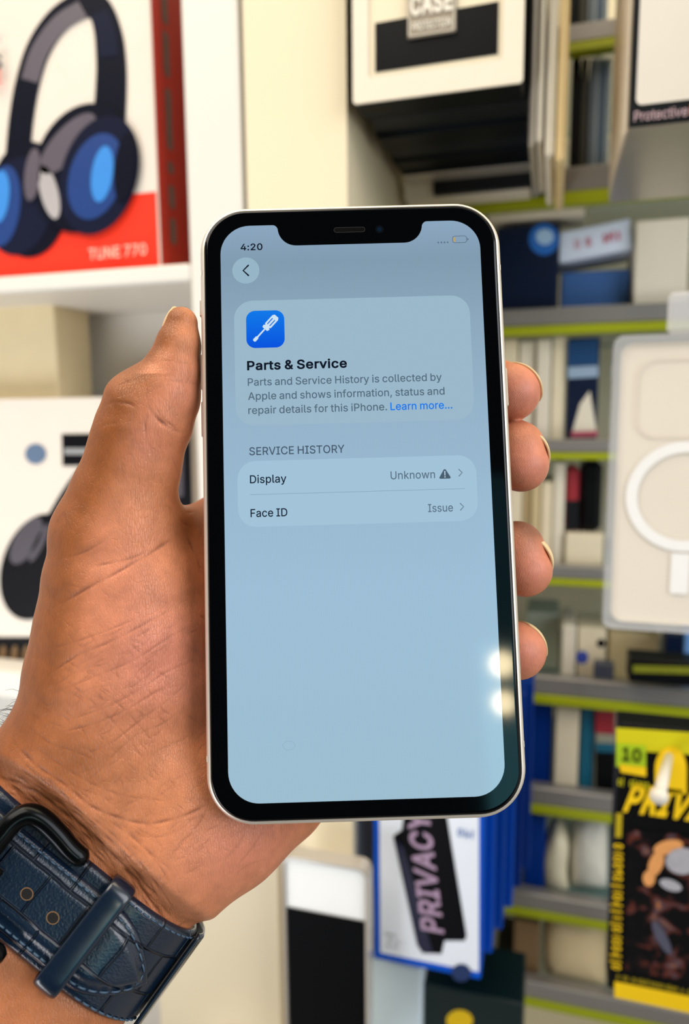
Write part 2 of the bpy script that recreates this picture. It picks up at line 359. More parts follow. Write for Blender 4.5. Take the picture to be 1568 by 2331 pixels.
s|365|182,-8 157,-7 133,-3 112,3 93,12 76,24 62,38 50,54 41,73 36,94 94,107 101,87 111,72 124,60 141,52 160,47 181,45 206,47 227,53 244,62 258,74 265,88 268,103 266,115 262,126 254,136 243,144 229,150 212,155 149,170 118,180 92,192 72,208 58,227 50,249 47,274 49,295 55,314 65,332 79,347 95,360 115,370 137,378 161,383 187,384 212,383 234,379 254,372 271,363 286,352 299,339 324,290 268,277 262,291 254,304 243,316 228,325 210,331 187,333 166,331 147,326 131,317 119,305 111,292 109,277 110,264 115,253 124,243 172,223 229,209 261,200 287,187 306,171 320,153 328,131 331,107 329,85 323,65 312,47 298,31 281,18 260,6 236,-2 210,-7
t|227|204,379 204,327 6,327 6,379/65,471 126,471 126,98 127,83 130,70 136,61 144,55 156,51 170,50 185,51 202,54 213,2 192,-3 168,-4 138,-1 113,7 92,21 77,41 68,64 65,93
u|410|182,-5 158,-3 135,2 115,11 97,23 82,39 69,59 60,82 54,109 53,139 53,379 114,379 114,144 116,117 124,94 137,75 154,61 175,53 200,50 218,51 234,55 249,62 263,71 274,83 283,97 290,113 295,132 296,153 296,379 357,379 357,0 298,0 298,92 307,92 294,60 277,35 257,17 234,5 209,-3
v|389|163,0 17,379 84,379 165,155 187,87 206,21 184,21 203,87 224,155 305,379 371,379 226,0
w|567|138,0 23,379 87,379 133,214 154,137 175,41 165,41 186,135 206,214 252,379 316,379 362,214 382,136 402,41 391,41 413,135 434,214 480,379 545,379 429,0 368,0 319,172 305,225 291,280 277,338 291,338 277,280 263,225 248,172 199,0
y|389|47,-139 61,-86 71,-87 104,-89 130,-74 151,-36 163,-1 17,379 84,379 165,155 187,87 206,21 184,21 202,87 224,155 305,379 371,379 204,-58 177,-107 139,-136 91,-145 65,-143
"""
GLYPHS = {}
for _l in GLYPH_SRC.strip().split('\n'):
    _c, _a, _p = _l.split('|')
    GLYPHS[_c] = (float(_a), [[tuple(float(v) for v in q.split(',')) for q in s.split(' ')] for s in _p.split('/')])
CAP = max(p[1] for p in GLYPHS['H'][1][0])


def area2(L):
    return sum(L[i - 1][0] * L[i][1] - L[i][0] * L[i - 1][1] for i in range(len(L))) / 2


def winding(p, loops):
    w = 0
    for L in loops:
        for i in range(len(L)):
            (x1, y1), (x2, y2) = L[i - 1], L[i]
            if (y1 <= p[1]) != (y2 <= p[1]):
                if p[0] < (x2 - x1) * (p[1] - y1) / (y2 - y1) + x1: w += 1 if y2 > y1 else -1
    return w


def fatten(L, d, s):
    out = []
    n = len(L)
    for i in range(n):
        a, b, c = L[i - 1], L[i], L[(i + 1) % n]
        n1 = (b[1] - a[1], a[0] - b[0]); n2 = (c[1] - b[1], b[0] - c[0])
        l1 = math.hypot(*n1) or 1; l2 = math.hypot(*n2) or 1
        nx, ny = n1[0] / l1 + n2[0] / l2, n1[1] / l1 + n2[1] / l2
        q = nx * nx + ny * ny
        k = min(2 / q, 1.6) if q > 1e-6 else 0
        out.append((b[0] + nx * k * d * s, b[1] + ny * k * d * s))
    return out


_GC = {}


def glyph_mesh(ch, bold):
    """triangles of one letter in font units (outlines may overlap themselves)"""
    if (ch, bold) not in _GC:
        adv, loops = GLYPHS.get(ch, GLYPHS['o'])
        big = max(loops, key=lambda L: abs(area2(L)))
        sg = 1 if area2(big) > 0 else -1
        if bold: loops = [fatten(L, bold, sg) for L in loops]
        pts, edges = [], []
        for L in loops:
            k = len(pts); n = len(L)
            pts += [Vector(p) for p in L]
            edges += [(k + i, k + (i + 1) % n) for i in range(n)]
        vs, _, fs, _, _, _ = delaunay_2d_cdt(pts, edges, [], 0, 0.01)
        keep = []
        for f in fs:
            c = sum((vs[i] for i in f), Vector((0, 0))) / len(f)
            if winding((c.x + 0.0137, c.y + 0.0071), loops) != 0: keep.append(tuple(f))
        _GC[(ch, bold)] = (adv, [(v.x, v.y) for v in vs], keep)
    return _GC[(ch, bold)]


def put_text(mb, body, x0, x1, base, cap, m, fn, bold=0.0, slant=0.0, track=0.0):
    x = 0
    runs = []
    for ch in body:
        if ch == ' ':
            x += 160 + track; continue
        adv, vs, fs = glyph_mesh(ch, bold)
        used = sorted({i for f in fs for i in f})
        re_ = {o: i for i, o in enumerate(used)}
        runs.append(([(vs[i][0] + x, vs[i][1]) for i in used], [tuple(re_[i] for i in f) for f in fs]))
        x += adv + track + bold * 1.2
    xs = [p[0] for r in runs for p in r[0]]
    a, b = min(xs), max(xs)
    sx = (x1 - x0) / (b - a); sy = cap / CAP
    for vs, fs in runs:
        mb.add([fn(x0 + (p[0] - a) * sx + p[1] * sy * slant, base + p[1] * sy) for p in vs], fs, m)


def illegible(mb, n, x0, x1, base, cap, m, fn, seed=1):
    """a run of letter-like strokes: lettering too blurred in the photo to be read"""
    r = random.Random(seed)
    w = (x1 - x0) / n
    for k in range(n):
        cx = x0 + (k + 0.5) * w
        kind = r.random()
        if kind < 0.13: continue
        if kind < 0.5:
            a = ellipse(cx, base + cap * 0.42, w * 0.36, cap * 0.42, n=20)
            b = ellipse(cx, base + cap * 0.42, w * 0.17, cap * 0.22, n=20)[::-1]
            mb.poly([a, b], m, fn)
        else:
            h = cap * (1.0 if r.random() < 0.4 else 0.8)
            mb.poly(stroke([(cx - w * 0.18, base), (cx - w * 0.14, base + h)], w * 0.26), m, fn)
            if r.random() < 0.6:
                mb.poly(stroke([(cx + w * 0.02, base + h * r.choice((0.1, 0.5, 0.9))), (cx + w * 0.36, base + h * 0.5)], cap * 0.2), m, fn)

# ------------------------------------------------------------------ the phone (local mm, x right, y up, z to viewer)
PR = Matrix(((0.99956358, -0.0291325, 0.00489392), (0.02860008, 0.99583631, 0.08655681), (-0.00739516, -0.08637907, 0.9962349)))
PT = Vector((3.308, 2.135, -177.919)) / 1000.0
PW, PH, PZ = 75.7, 150.9, 4.15
phone = empty('smartphone', to_world(PT), 'smartphone held upright in a hand showing a parts and service page',
              'smartphone', None, CAMR @ PR)

m_frame = mat('silver_white_aluminium', (226, 218, 208), 0.38, 0.65, noise=0.02)
m_band = mat('antenna_band_plastic', (240, 236, 225), 0.5, noise=0.02)
m_glass = mat('black_front_glass', (3, 4, 6), 0.06, noise=0, spec=0.35, coat=0.0)
m_back = mat('white_back_glass', (235, 233, 228), 0.1, noise=0)
m_slot = mat('speaker_mesh', (5, 5, 6), 0.6, noise=0.3, scale=4000, spec=0.05)
m_lens = mat('camera_lens_glass', (8, 26, 44), 0.05, noise=0)


def ring_loft(rings, m, parent, name, caps=(True, True), smooth=True):
    n = len(rings[0])
    v = [tuple(np.array(p) / 1000) for R in rings for p in R]
    f = []
    for i in range(len(rings) - 1):
        for k in range(n):
            f.append((i * n + k, i * n + (k + 1) % n, (i + 1) * n + (k + 1) % n, (i + 1) * n + k))
    if caps[0]: f.append(tuple(range(n))[::-1])
    if caps[1]: f.append(tuple((len(rings) - 1) * n + k for k in range(n)))
    return mesh_obj(name, v, f, m, parent, smooth)


def prr(ins, z, r=11.6, n=14):
    return [(x, y, z) for x, y in rrect(-PW / 2 + ins, PW / 2 - ins, -PH / 2 + ins, PH / 2 - ins, r - ins, n)]


fr = [prr(1.6, -3.95), prr(0.75, -3.4), prr(0.25, -2.5), prr(0.03, -1.2), prr(0.0, 0.0), prr(0.03, 1.2), prr(0.22, 2.2), prr(0.55, 2.85), prr(0.95, 3.2), prr(1.25, 3.32), prr(1.5, 3.32)]
frame = ring_loft(fr, m_frame, phone, 'frame', (True, True))
ring_loft([prr(1.5, -3.9), prr(2.0, -4.1), prr(3.0, -4.15), prr(9, -4.15)], m_back, phone, 'back_glass', (False, True))
gl = ring_loft([prr(1.35, 3.25), prr(1.35, 3.5), prr(1.45, 3.78), prr(1.65, 3.99), prr(1.95, 4.11), prr(2.3, 4.145), prr(2.44, 4.15), prr(2.5, 4.15), prr(9, 4.15)], m_glass, phone, 'front_glass', (False, True))
# antenna bands across the frame, buttons
def band(y0, sx):
    mb = MB()
    prof = [(0.78, -3.4), (0.26, -2.5), (0.03, -1.2), (0.0, 0.0), (0.03, 1.2), (0.25, 2.3), (0.62, 3.0)]
    v, f = [], []
    for i, (ins, z) in enumerate(prof):
        x = sx * (PW / 2 - ins + 0.03)
        v += [(x / 1000, (y0 - 0.7) / 1000, z / 1000), (x / 1000, (y0 + 0.7) / 1000, z / 1000)]
    for i in range(len(prof) - 1):
        q = (2 * i, 2 * i + 1, 2 * i + 3, 2 * i + 2)
        f.append(q if sx > 0 else q[::-1])
    mb.add(v, f, m_band)
    return mb.build('antenna_band', phone)


for y0, sx in ((58.6, -1), (-59.8, -1), (58.2, 1), (-58.6, 1)):
    band(y0, sx)


def side_button(name, sx, y0, y1, zc=-0.6, zw=1.5, out=0.45):
    mb = MB()
    x = sx * PW / 2
    mb.box(((x - sx * 0.3) / 1000, y0 / 1000, (zc - zw) / 1000), ((x + sx * out) / 1000, y1 / 1000, (zc + zw) / 1000), m_frame, 0.00028)
    return mb.build(name, phone)


side_button('side_button', 1, 23.2, 33.0)
side_button('mute_switch', -1, 48.2, 52.6)
side_button('volume_button', -1, 29.5, 38.5, out=0.4)
side_button('volume_button', -1, 17.5, 26.5, out=0.4)


def flat_fn(z):
    return lambda x, y: (x / 1000, y / 1000, z / 1000)


# display with the notch
DZ = 4.19
m_disp = bpy.data.materials.new('lit_display')
m_disp.use_nodes = True
_nt = m_disp.node_tree
_b = _nt.nodes['Principled BSDF']
_b.inputs['Base Color'].default_value = (0.004, 0.005, 0.006, 1)
_b.inputs['Roughness'].default_value = 0.06
_b.inputs['Specular IOR Level'].default_value = 0.35
_tc = _nt.nodes.new('ShaderNodeTexCoord')
_sep = _nt.nodes.new('ShaderNodeSeparateXYZ')
_nt.links.new(_tc.outputs['Object'], _sep.inputs[0])
_mr = _nt.nodes.new('ShaderNodeMapRange')
_mr.inputs['From Min'].default_value = -0.070
_mr.inputs['From Max'].default_value = 0.070
_nt.links.new(_sep.outputs['Y'], _mr.inputs['Value'])
_cr = _nt.nodes.new('ShaderNodeValToRGB')
_cr.color_ramp.elements[0].color = lin((157, 190, 208)) + (1,)
_cr.color_ramp.elements[0].position = 0.0
_cr.color_ramp.elements[1].color = lin((139, 166, 191)) + (1,)
_cr.color_ramp.elements[1].position = 1.0
for _p, _c in ((0.35, (157, 190, 214)), (0.62, (150, 181, 204)), (0.80, (142, 169, 190)), (0.93, (128, 154, 175))):
    _e = _cr.color_ramp.elements.new(_p); _e.color = lin(_c) + (1,)
_nt.links.new(_mr.outputs[0], _cr.inputs[0])
# fine pixel columns of the panel
_wv = _nt.nodes.new('ShaderNodeTexWave')
_wv.inputs['Scale'].default_value = 900
_wv.inputs['Distortion'].default_value = 3.0
_wv.inputs['Detail'].default_value = 2
_wv.inputs['Detail Scale'].default_value = 0.6
_nt.links.new(_tc.outputs['Object'], _wv.inputs['Vector'])
_mm = _nt.nodes.new('ShaderNodeMapRange')
_mm.inputs['To Min'].default_value = 0.955
_mm.inputs['To Max'].default_value = 1.03
_nt.links.new(_wv.outputs['Fac'], _mm.inputs['Value'])
_nt.links.new(_cr.outputs[0], _b.inputs['Emission Color'])
_nt.links.new(_mm.outputs[0], _b.inputs['Emission Strength'])


def disp_outline():
    x0, x1, y0, y1, r = -32.3, 32.3, -69.85, 69.85, 7.3
    full = rrect(x0, x1, y0, y1, r, 12)
    top_r = [p for p in full if p[0] > 0 and p[1] > 0]
    top_l = [p for p in full if p[0] < 0 and p[1] > 0]
    bot_l = [p for p in full if p[0] < 0 and p[1] < 0]
    bot_r = [p for p in full if p[0] > 0 and p[1] < 0]
    nx, nb, rb, rt = 18.0, 64.45, 4.6, 1.3

    def arc(cx, cy, r, a0, a1, n=10):
        return [(cx + r * math.cos(math.radians(a0 + (a1 - a0) * i / n)), cy + r * math.sin(math.radians(a0 + (a1 - a0) * i / n))) for i in range(n + 1)]
    # order CCW starting right side going up: top_r arc, notch right->left, top_l arc, bottoms
    notch = arc(nx + rt, y1 - rt, rt, 90, 180, 6) + arc(nx - rb, nb + rb, rb, 0, -90) + arc(-nx + rb, nb + rb, rb, 270, 180) + arc(-nx - rt, y1 - rt, rt, 0, 90, 6)
    return top_r + notch + top_l + bot_l + bot_r


mb = MB(); mb.poly(disp_outline(), m_disp, flat_fn(DZ))
display = mb.build('display', phone)


def ui(name, rgb, z, fill, strength=1.0):
    m = mat('screen_' + name + '_%d_%d_%d' % rgb, (2, 2, 3), 0.06, noise=0, spec=0.35, emit=(rgb, strength))
    mb = MB()
    fill(mb, m, flat_fn(z))
    return mb.build(name, display)


Z1, Z2, Z3, Z4 = DZ + 0.015, DZ + 0.03, DZ + 0.045, DZ + 0.06
TXT = (14, 22, 36)
GREY = (84, 104, 120)
ui('back_button', (150, 181, 199), Z1, lambda b, m, f: b.poly(ellipse(-26.1, 58.35, 3.35, 3.35), m, f))
ui('back_arrow', TXT, Z2, lambda b, m, f: b.poly(stroke([(-25.35, 59.75), (-26.75, 58.35), (-25.35, 56.95)], 0.38), m, f))
ui('information_card', (154, 184, 202), Z1, lambda b, m, f: b.poly(rrect(-29.2, 29.0, 19.3, 50.6, 4.6), m, f))
ui('list_card', (162, 195, 216), Z1, lambda b, m, f: b.poly(rrect(-29.0, 28.8, -5.4, 10.6, 4.4), m, f))
ui('clock_text', TXT, Z2, lambda b, m, f: put_text(b, '4:20', -27.3, -21.85, 63.55, 1.62, m, f, bold=16))
ui('title_text', TXT, Z2, lambda b, m, f: put_text(b, 'Parts & Service', -26.2, -1.75, 33.15, 2.15, m, f, bold=24))
for body, x1, base in (('Parts and Service History is collected by', 21.35, 29.2), ('Apple and shows information, status and', 21.9, 25.7), ('repair details for this iPhone.', 7.7, 22.2)):
    ui('paragraph_text', GREY, Z2, lambda b, m, f: put_text(b, body, -26.1, x1, base, 1.84, m, f, bold=7))
ui('link_text', (10, 118, 236), Z2, lambda b, m, f: put_text(b, 'Learn more...', 8.55, 23.65, 22.2, 1.84, m, f, bold=9))
ui('section_heading_text', (70, 88, 106), Z2, lambda b, m, f: put_text(b, 'SERVICE HISTORY', -26.05, -2.95, 12.05, 1.9, m, f, bold=8))
ui('row_name_text', (18, 28, 44), Z2, lambda b, m, f: put_text(b, 'Display', -26.0, -17.2, 5.2, 1.9, m, f, bold=8))
ui('row_name_text', (18, 28, 44), Z2, lambda b, m, f: put_text(b, 'Face ID', -26.0, -17.15, -3.0, 1.9, m, f, bold=8))
ui('row_value_text', (90, 112, 130), Z2, lambda b, m, f: put_text(b, 'Unknown', 8.0, 18.75, 5.2, 1.9, m, f, bold=6))
ui('row_value_text', (90, 112, 130), Z2, lambda b, m, f: put_text(b, 'Issue', 16.75, 22.75, -3.0, 1.9, m, f, bold=6))


def tri(b, m, f):
    b.poly([(19.75, 5.25), (19.95, 4.98), (22.35, 4.98), (22.55, 5.25), (21.4, 7.2), (21.15, 7.32), (20.9, 7.2)], m, f)


ui('warning_symbol', (74, 94, 112), Z2, tri)
ui('exclamation_mark', (185, 212, 230), Z3, lambda b, m, f: put_text(b, '!', 20.98, 21.32, 5.28, 1.55, m, f, bold=8))
for y in (6.35, -1.95):
    ui('chevron', (104, 126, 144), Z2, lambda b, m, f: b.poly(stroke([(24.5, y + 0.88), (25.35, y), (24.5, y - 0.88)], 0.24), m, f))
ui('divider_line', (134, 163, 184), Z2, lambda b, m, f: b.poly(rrect(-26.0, 25.9, 2.36, 2.48, 0.05, 1), m, f))
for k in range(4):
    ui('signal_dot', (96, 118, 138), Z2, lambda b, m, f: b.poly(ellipse(21.9 + k * 0.78, 64.25, 0.23, 0.23, n=14), m, f))
ui('battery_symbol', (66, 88, 104), Z2, lambda b, m, f: (b.poly([rrect(25.45, 29.05, 64.0, 65.85, 0.62, 5), rrect(25.56, 28.94, 64.11, 65.74, 0.52, 5)[::-1]], m, f), b.poly(rrect(29.2, 29.4, 64.62, 65.2, 0.09, 3), m, f)))
ui('battery_level', (205, 165, 60), Z2, lambda b, m, f: b.poly(rrect(25.75, 26.12, 64.35, 65.5, 0.12, 3), m, f))
ui('touch_ring', (140, 171, 192), Z2, lambda b, m, f: b.poly([ellipse(-18.0, -56.9, 1.45, 1.05), ellipse(-18.0, -56.9, 1.36, 0.96)[::-1]], m, f))
# app icon with a screwdriver
m_icon = bpy.data.materials.new('screen_blue_icon')
m_icon.use_nodes = True
_n = m_icon.node_tree; _q = _n.nodes['Principled BSDF']
_q.inputs['Base Color'].default_value = (0.002, 0.002, 0.003, 1); _q.inputs['Roughness'].default_value = 0.06
_t = _n.nodes.new('ShaderNodeTexCoord'); _s = _n.nodes.new('ShaderNodeSeparateXYZ'); _r = _n.nodes.new('ShaderNodeValToRGB')
_n.links.new(_t.outputs['Generated'], _s.inputs[0]); _n.links.new(_s.outputs['Y'], _r.inputs[0])
_r.color_ramp.elements[0].color = lin((0, 82, 222)) + (1,); _r.color_ramp.elements[1].color = lin((10, 120, 232)) + (1,)
_n.links.new(_r.outputs[0], _q.inputs['Emission Color']); _q.inputs['Emission Strength'].default_value = 1.0
mb = MB(); mb.poly(rrect(-26.25, -16.85, 38.6, 48.0, 2.2), m_icon, flat_fn(Z2)); mb.build('app_icon', display)


def screwdriver(b, m, f):
    # local frame along the tool, tip at 0
    c, s = math.cos(math.radians(47)), math.sin(math.radians(47))
    def T(L): return [(-24.45 + x * c - y * s, 40.35 + x * s + y * c) for x, y in L]
    b.poly(T([(0, -0.22), (0.25, -0.42), (1.15, -0.42), (1.5, -0.2), (4.0, -0.2), (4.0, 0.2), (1.5, 0.2), (1.15, 0.42), (0.25, 0.42), (0, 0.22)]), m, f)
    b.poly(T([(4.05, -0.75), (4.5, -0.95), (4.7, -0.95), (4.95, -0.62), (5.2, -0.95), (7.9, -0.95), (8.4, -0.6), (8.4, 0.6), (7.9, 0.95), (5.2, 0.95), (4.95, 0.62), (4.7, 0.95), (4.5, 0.95), (4.05, 0.75)]), m, f)


def screw_slots(b, m, f):
    c, s = math.cos(math.radians(47)), math.sin(math.radians(47))
    for yy in (-0.38, 0.38):
        L = rrect(5.4, 7.4, yy - 0.13, yy + 0.13, 0.12, 3)
        b.poly([(-24.45 + x * c - y * s, 40.35 + x * s + y * c) for x, y in L], m, f)


ui('screwdriver_symbol', (205, 226, 242), Z3, screwdriver)
ui('screwdriver_grip_lines', (20, 110, 226), Z4, screw_slots)
# earpiece slot and camera in the notch (on the front glass)
mb = MB(); mb.poly(rrect(-4.0, 3.8, 67.5, 68.85, 0.66, 6), m_slot, flat_fn(4.17)); mb.build('earpiece_slot', phone)
mb = MB(); mb.poly([rrect(-4.0, 3.8, 67.5, 68.85, 0.66, 6), rrect(-3.88, 3.68, 67.62, 68.73, 0.55, 6)[::-1]], mat('slot_rim', (60, 60, 62), 0.3, 0.6, noise=0), flat_fn(4.18)); mb.build('earpiece_rim', phone)
mb = MB(); mb.poly(ellipse(7.4, 68.1, 1.05, 1.05), mat('lens_ring', (9, 13, 18), 0.1, noise=0), flat_fn(4.17)); mb.poly(ellipse(7.4, 68.1, 0.55, 0.55), m_lens, flat_fn(4.18)); mb.build('front_camera', phone)
# ------------------------------------------------------------------ the hand: one continuous skin grown from a distance field
def Cm(px, py, d):
    return C(px, py, d / 1000.0) * 1000.0     # millimetres, camera frame


def chain(*pts):
    """(px, py, depth mm, radius px) ... -> list of (centre mm, radius mm)"""
    return [(Cm(a, b, d), r * d / F) for a, b, d, r in pts]


PALM = [
    # thumb: tip to web
    chain((414, 735, 181, 36), (407, 785, 181.5, 50), (392, 850, 182.5, 66), (372, 900, 183, 83), (345, 945, 183.5, 95), (320, 985, 184, 95), (303, 1060, 185, 107), (283, 1130, 186, 117), (273, 1200, 188, 136)),
    chain((318, 913, 184, 69), (318, 985, 184, 94)),
    # ball of the thumb
    chain((272, 1240, 189, 150), (284, 1340, 190, 178), (282, 1440, 190, 193), (270, 1540, 190.5, 202), (255, 1640, 190.5, 200), (262, 1730, 189.5, 185)),
    chain((345, 1430, 193, 150), (352, 1560, 193, 165), (350, 1690, 192, 165)),
    # wrist and forearm
    chain((235, 1690, 189, 195), (150, 1780, 187, 190), (-30, 1935, 184, 164), (-216, 2168, 175, 186), (-400, 2395, 166, 205), (-760, 2850, 150, 262)),
    chain((205, 1800, 187, 185), (90, 2030, 184, 166), (-96, 2263, 175, 186), (-270, 2490, 166, 205), (-620, 2950, 150, 262)),
    chain((405, 1800, 189, 165), (382, 1900, 186.5, 168), (212, 2133, 184, 166), (36, 2365, 175, 186), (-130, 2590, 166, 205), (-470, 3050, 150, 262)),
    # heel of the hand
    chain((550, 1770, 197, 150), (500, 1865, 192, 154), (405, 1950, 187.5, 152)),
    chain((655, 1650, 204, 115), (616, 1784, 200, 138), (520, 1868, 194, 138)),
    # hollow of the palm and knuckles behind the phone
    chain((300, 1250, 192, 120), (400, 1300, 199, 95), (470, 1290, 203, 86)),
    chain((360, 1450, 197, 120), (470, 1420, 203, 90), (560, 1430, 206, 88)),
    chain((400, 1600, 199, 120), (520, 1560, 204, 95), (620, 1560, 206.5, 86)),
    chain((470, 1740, 199, 120), (580, 1660, 204, 92), (660, 1690, 206, 80)),
    chain((470, 1290, 204, 84), (560, 1430, 206.5, 86), (620, 1560, 207, 84), (660, 1690, 206, 78)),
    # web towards the index finger
    chain((330, 1215, 190, 85), (420, 1235, 198, 60), (470, 1260, 203, 70)),
]
FINGERS = [
    chain((478, 1222, 204, 84), (700, 1085, 212, 82), (880, 985, 212, 80), (1060, 905, 207, 74), (1135, 893, 200, 70), (1163, 893, 191.5, 66)),
    chain((560, 1420, 207, 84), (760, 1230, 214, 84), (940, 1115, 213, 82), (1085, 1050, 207, 76), (1150, 1035, 200, 72), (1178, 1018, 191.5, 58), (1186, 1058, 190.5, 62)),
    chain((620, 1560, 207, 82), (800, 1400, 214, 82), (960, 1320, 213, 80), (1100, 1270, 206, 74), (1155, 1262, 199, 70), (1176, 1248, 191.5, 60), (1194, 1297, 190.5, 62)),
    chain((660, 1690, 206, 76), (830, 1580, 212, 74), (980, 1520, 211, 72), (1100, 1490, 205, 66), (1150, 1482, 199, 64), (1176, 1481, 191.5, 66)),
]


def cap_sd(P, a, ra, b, rb):
    ba = b - a
    L2 = float(ba @ ba)
    pa = P - a
    h = np.clip(pa @ ba / L2, 0, 1)
    d = pa - h[:, None] * ba
    return np.sqrt(np.einsum('ij,ij->i', d, d)) - (ra + h * (rb - ra))


def smin(a, b, k):
    h = np.maximum(k - np.abs(a - b), 0) / k
    return np.minimum(a, b) - h * h * k * 0.25


def phone_sd(P):
    Rm = np.array(PR); q = (P - np.array(PT) * 1000) @ Rm
    r2 = 11.6
    dx = np.abs(q[:, 0]) - (PW / 2 - r2); dy = np.abs(q[:, 1]) - (PH / 2 - r2)
    d2 = np.hypot(np.maximum(dx, 0), np.maximum(dy, 0)) + np.minimum(np.maximum(dx, dy), 0) - r2
    # round the long edge of the frame
    rr = 2.6
    ux = d2 + rr; uz = np.abs(q[:, 2]) - (PZ - rr)
    return np.hypot(np.maximum(ux, 0), np.maximum(uz, 0)) + np.minimum(np.maximum(ux, uz), 0) - rr


def hand_sd(P, with_phone=True):
    big = np.full(len(P), 60.0)
    d = big.copy()
    for ch in PALM:
        g = big.copy()
        for (a, ra), (b, rb) in zip(ch[:-1], ch[1:]):
            lo = np.minimum(a - ra, b - rb) - 14; hi = np.maximum(a + ra, b + rb) + 14
            m = np.all((P > lo) & (P < hi), axis=1)
            if m.any():
                g[m] = smin(g[m], cap_sd(P[m], a, ra, b, rb), 1.2)
        d = smin(d, g, 4.5)
    fs = None
    for ch in FINGERS:
        g = big.copy()
        for (a, ra), (b, rb) in zip(ch[:-1], ch[1:]):
            lo = np.minimum(a - ra, b - rb) - 10; hi = np.maximum(a + ra, b + rb) + 10
            m = np.all((P > lo) & (P < hi), axis=1)
            if m.any():
                g[m] = smin(g[m], cap_sd(P[m], a, ra, b, rb), 1.2)
        fs = g if fs is None else smin(fs, g, 0.6)
    d = smin(d, fs, 5.0)
    # the flesh is held in by the strap
    q = P - WC
    x, z, t = q @ _s, q @ _nn, q @ _ax
    sd = np.hypot(np.maximum(np.abs(x) - WL, 0), z) - WR
    e = np.maximum(0, np.abs(t - (T0 + T1) / 2) - (T1 - T0) / 2 - 0.3)
    lim = sd - e * 0.45 - e * e * 0.10
    near = e < 26
    h = np.maximum(1.2 - np.abs(d - lim), 0) / 1.2
    d = np.where(near, np.maximum(d, lim) + h * h * 0.3, d)
    if with_phone:
        ph = -(phone_sd(P) - 0.12)
        h = np.maximum(0.9 - np.abs(d - ph), 0) / 0.9
        d = np.maximum(d, ph) + h * h * 0.9 * 0.25
    return d


# the frame of the watch strap round the wrist
_A = Cm(-30, 1935, 184); _B = Cm(212, 2133, 184)
_ax = Cm(-216, 2168, 175) - Cm(-30, 1935, 184)
_s = (_B - _A); WL = np.linalg.norm(_s) / 2; _s /= np.linalg.norm(_s)
_ax -= _s * (_ax @ _s); _ax /= np.linalg.norm(_ax)
_nn = np.cross(_s, _ax)
if _nn[2] < 0: _nn = -_nn
WC = (_A + _B) / 2
WR = 166 * 184 / F


def strap_pt(u, t, off):
    """u: mm around the wrist (0 = towards the viewer), t: mm along the forearm, off: mm above the skin"""
    r = WR + off
    if abs(u) <= WL:
        x, z = u, r
    else:
        th = (abs(u) - WL) / WR
        x, z = math.copysign(WL + r * math.sin(th), u), r * math.cos(th)
    return WC + _s * x + _nn * z + _ax * t


_ug = np.arange(-(WL + WR * 1.4), WL + WR * 1.4, 0.4); _tg = np.arange(-34, 34, 0.4)


def strap_inv(px, py, off=3.5):
    best = None
    if off not in _gridcache:
        G = np.array([[strap_pt(u, t, off) for t in _tg] for u in _ug])
        _gridcache[off] = np.stack([CX + F * G[..., 0] / -G[..., 2], CY - F * G[..., 1] / -G[..., 2]], -1)
    g = _gridcache[off]
    d = np.hypot(g[..., 0] - px, g[..., 1] - py)
    i, j = np.unravel_index(np.argmin(d), d.shape)
    return float(_ug[i]), float(_tg[j])


_gridcache = {}
# edges of the strap read from where they lie on the wrist
_tu = strap_inv(315, 2050, 1.8)[1]; _tl = strap_inv(110, 2238, 1.8)[1]
T0, T1 = _tu, _tl


